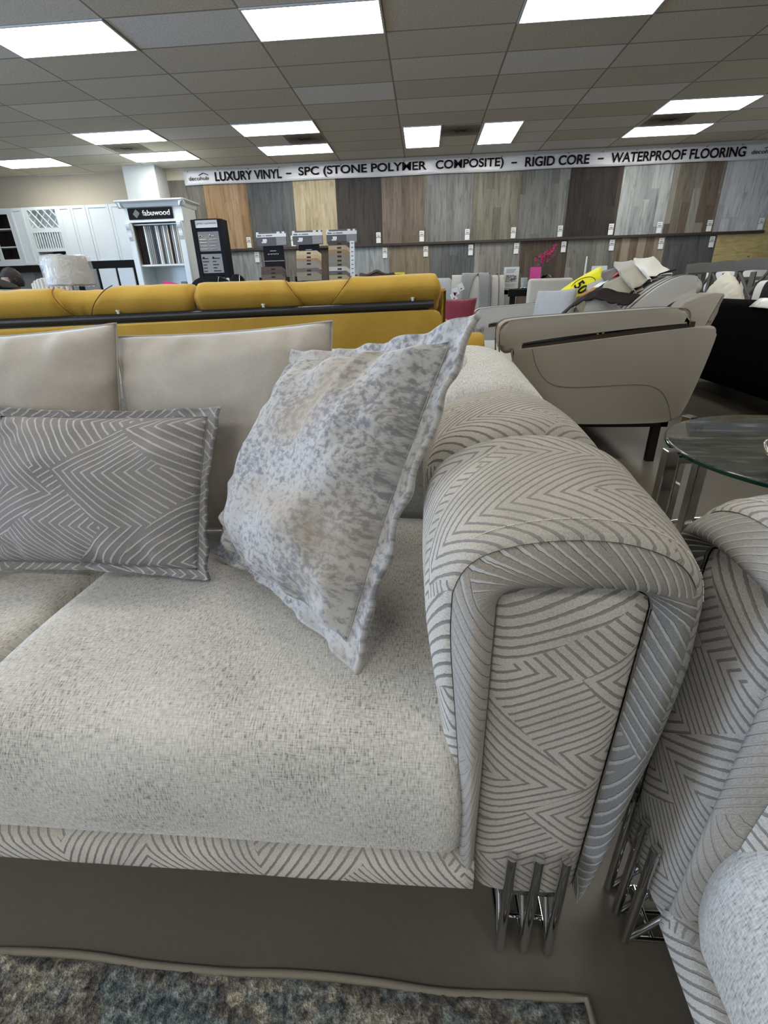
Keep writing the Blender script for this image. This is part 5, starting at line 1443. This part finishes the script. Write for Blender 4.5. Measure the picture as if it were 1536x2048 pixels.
# ------------------------------------------------------------ fabuwood sample tower
def tower():
    x0, x1, y0, y1 = -5.27, -4.22, 9.5, 10.1
    r = thing('display_cabinet', 'tall white display tower with crown moulding and black fabuwood sign', 'display cabinet', ((x0+x1)/2, 9.8, 0))
    bm = BM()
    for a in ((x0, x0+.06, y0+.02, y1, 0, 2.42), (x1-.06, x1, y0+.02, y1, 0, 2.42), (x0, x1, y1-.03, y1, 0, 2.42), (x0+.06, x1-.06, y0+.03, y1-.03, 0, 1.18), (x0+.06, x1-.06, y0+.03, y1-.03, 1.50, 1.53), (x0+.06, x1-.06, y0+.02, y1-.03, 2.20, 2.42)):
        box(bm, *a, .002)
    wobj('carcass', bm, WH, r)
    bm = BM(); prism(bm, [(9.40,2.52), (9.40,2.50), (9.46,2.47), (9.485,2.42), (9.52,2.41), (9.52,2.52)], 'X', x0-.08, x1+.08)
    prism(bm, [(x1+.10,2.52), (x1+.10,2.50), (x1+.04,2.47), (x1+.015,2.42), (x1,2.41), (x1,2.52)], 'Y', 9.42, y1); prism(bm, [(x0-.10,2.52), (x0-.10,2.50), (x0-.04,2.47), (x0-.015,2.42), (x0,2.41), (x0,2.52)], 'Y', 9.42, y1)
    box(bm, x0-.07, x1+.07, 9.45, y1, 2.50, 2.52); wobj('crown', bm, WH, r)
    bm = BM(); box(bm, x0-.02, x1+.02, 9.47, 9.52, 2.185, 2.215, .006); wobj('ledge_moulding', bm, WH, r)
    for x in (x0+.06, x1-.06):
        bm = BM(); box(bm, x-.05, x+.05, 9.47, 9.52, 0, 2.18, .004); p = wobj('pilaster', bm, WH, r)
        bm = BM(); prism(bm, smooth_poly([(9.47,2.18), (9.40,2.18), (9.41,2.11), (9.44,2.06), (9.435,1.98), (9.46,1.92), (9.47,1.90)], 1), 'X', x-.038, x+.038, .006); wobj('corbel', bm, WH, r, parent=p)
    s = bm = BM(); box(bm, x0+.08, x1-.17, 9.485, 9.518, 2.235, 2.405, .003); sg = wobj('sign', bm, M['black'], r)
    text_mesh('sign_lettering', 'fabuwood', M['white_paper'], sg, height=.085, width=.50, loc=(-4.93-r.location.x, 9.484-r.location.y, 2.285), bold=.015)
    bm = BM(); c = Vector((-5.04, 9.482, 2.32))
    for k in range(5):
        t = -1+.5*k; tube(bm, [c+Vector((-.055*(1-abs(t))*.0+.055*t*.5-.03, 0, .055*(1-abs(t))*.0+.03*t+.03)), c+Vector((.055*t*.5+.03, 0, .03*t-.03))], .005, 4)
    wobj('sign_emblem', bm, plain('emblem_grey', (.35,.36,.38), .5), r, parent=sg)
    cs = ['black','black','black','black','white','floor','floor','floor','charc','charc','white','cream','charc','floor','white','floor','cream','black','floor','white','floor','cream','white']
    mm = {'black': M['dark_brown'], 'white': WH, 'floor': M['floor_light'], 'charc': plain('charcoal_door', (.03,.032,.035), .5), 'cream': M['cream']}
    n = len(cs); w = (x1-x0-.24)/n
    for k, cc in enumerate(cs):
        bm = BM(); xx = x0+.12+w*k; box(bm, xx+.004, xx+w-.004, 9.56, 9.98, 1.535, 2.14, .002); o = wobj('sample_door', bm, mm[cc], r)
    bm = BM(); box(bm, x0+.11, x1-.11, 9.54, 9.56, 2.15, 2.17); wobj('slot_rail', bm, WH, r)
    bx = thing('storage_box', 'small grey box on the open shelf of the white display tower', 'box', (-4.55, 9.85, 1.18)); obj('box', box(BM(), -.06, .06, -.05, .05, 0, .05, .004), M['floor_light'], bx); obj('lid', box(BM(), -.063, .063, -.053, .053, .05, .062, .004), M['grey_dark'], bx)
    bx = thing('storage_box', 'small brown box at the right end of the open shelf of the white tower', 'box', (-4.34, 9.85, 1.18)); obj('box', box(BM(), -.03, .03, -.03, .03, 0, .08, .004), M['dark_brown'], bx); obj('lid', box(BM(), -.033, .033, -.033, .033, .08, .09, .003), M['slot_shade_lid'], bx)
tower()
def hardware_rack():
    x0, x1, y = -3.88, -3.36, 9.0
    r = thing('hardware_display', 'narrow black rack with three grey boards of cabinet handles and a white header', 'display rack', (-3.62, 9.1, 0))
    bm = BM(); box(bm, x0, x0+.07, y, y+.28, 0, 2.14); box(bm, x1-.07, x1, y, y+.28, 0, 2.14); box(bm, x0+.07, x1-.07, y+.05, y+.28, 0, 2.13)
    box(bm, x0+.07, x1-.07, y, y+.05, 2.13, 2.145)
    for z in (1.97, 1.64, 1.31): box(bm, x0+.07, x1-.07, y+.005, y+.05, z, z+.03)
    wobj('frame', bm, plain('rack_navy_black', (.006,.007,.012), .6, spec=.15), r)
    bm = BM(); box(bm, x0+.07, x1-.07, y+.01, y+.045, 2.02, 2.128); h = wobj('header', bm, M['white_paper'], r)
    text_mesh('header_lettering', 'JEFFREY ALEXANDER', plain('header_ink', (.12,.12,.14), .5), h, height=.035, width=.34, loc=(x0+.09-r.location.x, y+.0095-r.location.y, 2.06), bold=.01)
    random.seed(5)
    for k, (z, m, hm) in enumerate(((1.675, plain('board_grey', (.30,.30,.29), .6), M['steel']), (1.345, plain('board_grey_two', (.33,.33,.32), .6), M['black']), (.98, plain('board_taupe', (.32,.31,.27), .6), plain('brass_pulls', (.35,.30,.18), .3, metal=.8)))):
        bm = BM(); box(bm, x0+.075, x1-.075, y+.02, y+.045, z, z+.29); b = wobj('sample_board', bm, m, r)
        for row in range(5):
            for side in (0, 1):
                w = random.choice((.06,.1,.13)); xx = x0+.10+side*.17; zz = z+.03+row*.048
                bm = BM(); tube(bm, [(xx, y+.012, zz), (xx+w, y+.012, zz)], .006, 6)
                cyl(bm, (xx+.01, y+.012, zz), (xx+.01, y+.02, zz), .004, seg=6); cyl(bm, (xx+w-.01, y+.012, zz), (xx+w-.01, y+.02, zz), .004, seg=6)
                if row == 4: bmesh.ops.create_uvsphere(bm, u_segments=8, v_segments=6, radius=.014, matrix=Matrix.Translation((xx+.02, y+.012, zz+.012)))
                wobj('handle', bm, hm, r, True, parent=b)
hardware_rack()
def stand(x, z_top_board, label):
    r = thing('display_stand', label, 'display stand', (x, 9.1, 0))
    bm = BM(); box(bm, x-.175, x+.175, 9.12, 9.16, .05, 1.73, .004); bo = wobj('back_board', bm, plain('stand_charcoal', (.014,.015,.018), .7, spec=.15), r)
    bm = BM(); box(bm, x-.24, x+.24, 8.86, 9.3, 0, .05, .01); wobj('base', bm, M['black'], r)
    bm = BM()
    for s in (-1, 1): box(bm, x+s*.228-.008, x+s*.228+.008, 8.9, 9.12, .05, 1.25); 
    wobj('side_rail', bm, M['dark_metal'], r)
    bm = BM(); box(bm, x-.255, x+.255, 9.08, 9.10, 1.725, 1.93, .003); h = wobj('header', bm, plain('header_grey', (.10,.10,.105), .45), r)
    bm = BM(); box(bm, x-.255, x+.255, 9.074, 9.08, 1.855, 1.905); wobj('white_band', bm, M['white_paper'], r, parent=h)
    bm = BM(); box(bm, x-.235, x-.165, 9.0725, 9.075, 1.868, 1.888); box(bm, x-.15, x-.10, 9.0725, 9.075, 1.872, 1.882); box(bm, x-.09, x+.02, 9.0725, 9.075, 1.87, 1.886); wobj('header_print', bm, plain('lettering_grey', (.15,.15,.16), .5), r, parent=h)
    bm = BM(); box(bm, x+.08, x+.25, 9.074, 9.08, 1.735, 1.85); wobj('picture', bm, plain('header_picture', (.28,.28,.29), .5, var=.5, vscale=40), r, parent=h)
    bm = BM(); box(bm, x-.17, x-.09, 9.074, 9.08, 1.77, 1.79); box(bm, x-.15, x-.08, 9.073, 9.079, 1.79, 1.83); wobj('plank_icon', bm, M['white_paper'], r, parent=h)
    bm = BM(); box(bm, x+.10, x+.15, 9.072, 9.08, 1.905, 1.93); box(bm, x+.19, x+.23, 9.072, 9.08, 1.905, 1.93); box(bm, x-.25, x-.21, 9.072, 9.08, 1.905, 1.93); wobj('white_tabs', bm, M['white_paper'], r, parent=h)
    bm = BM()
    for k in range(7): box(bm, x-.10+k*.028, x-.085+k*.028, 9.116, 9.12, 1.60+.004*(k % 2), 1.613)
    box(bm, x-.055, x+.05, 9.116, 9.12, 1.65, 1.658); wobj('board_text', bm, M['white_paper'], r, parent=bo)
    bm = BM(); box(bm, x-.175, x+.175, 9.115, 9.122, 1.50, 1.505); wobj('fold_line', bm, M['steel'], r, parent=bo)
stand(-2.565, 0, 'first display stand from the left with the empty charcoal board')
stand(-1.95, 0, 'middle display stand with flooring sample boards fanned below its header')
stand(-1.375, 0, 'right display stand stacked with sample boards that carry white labels')
SM = {}
def sample(x, y, z, w, h, key, label, group, white=False, hole=(.02,.012,.01)):
    if key not in SM: SM[key] = plain('sample_%d' % len(SM), key, .5, var=.12, vscale=14)
    t = thing('flooring_sample', label, 'flooring sample', (x, y, z), 0, group)
    bm = BM(); prism(bm, [(-w/2,0), (-w/2,h), (w/2-.07,h), (w/2,h-.05), (w/2,0)], 'Y', -.006, .006); o = obj('board', bm, SM[key], t)
    bm = BM(); box(bm, -.035, .035, -.0095, .0, h-.05, h-.025, .003); obj('handle_hole', bm, plain('hole', hole, .7) if key not in ((.6,.6,.58),) else M['dark_brown'], t)
    if white:
        bm = BM(); box(bm, w/2-.002, w/2+.075, -.009, -.003, h-.068, h-.004); c = obj('label_card', bm, M['white_paper'], t)
        bm = BM(); box(bm, w/2+.02, w/2+.055, -.011, -.009, h-.045, h-.03); obj('label_print', bm, plain('label_ink', (.2,.2,.25), .6), c)
    return t
row = [(.09,.05,.035), (.075,.045,.03), (.13,.10,.07)]
for k, c in enumerate(row): sample(-2.56, 8.98-.02*k, 1.28-.06*k, .42, .13, c, ['reddish brown top sample board on the first display stand', 'dark brown middle sample board on the first display stand', 'grey brown lowest visible sample board on the first display stand'][k], 'sample boards on the first stand')
row = [(.62,.52,.33), (.55,.43,.24), (.36,.24,.13), (.33,.29,.24), (.15,.13,.10), (.30,.26,.20)]; zz = [1.50,1.44,1.385,1.34,1.24,1.18]
nm = ['pale maple top sample board', 'light oak second sample board', 'warm brown third sample board', 'tall ash grey sample board', 'dark taupe sample board', 'beige lowest visible sample board']
for k, c in enumerate(row): sample(-1.93, 8.99-.02*k, zz[k], .42, .13, c, nm[k]+' on the middle display stand', 'sample boards on the middle stand')
row = [(.07,.05,.04), (.48,.36,.22), (.33,.23,.12), (.26,.23,.18), (.28,.24,.17), (.24,.22,.17), (.60,.57,.50), (.12,.12,.115), (.45,.35,.2)]
nm = ['dark brown top', 'light oak second', 'honey third', 'greyish fourth', 'beige fifth', 'dull taupe sixth', 'whitish seventh', 'dark grey eighth', 'tan lowest']
for k, c in enumerate(row): sample(-1.41, 8.99-.015*k, 1.625-.063*k, .36, .13, c, nm[k]+' labelled sample board on the right display stand', 'sample boards on the right stand', True)
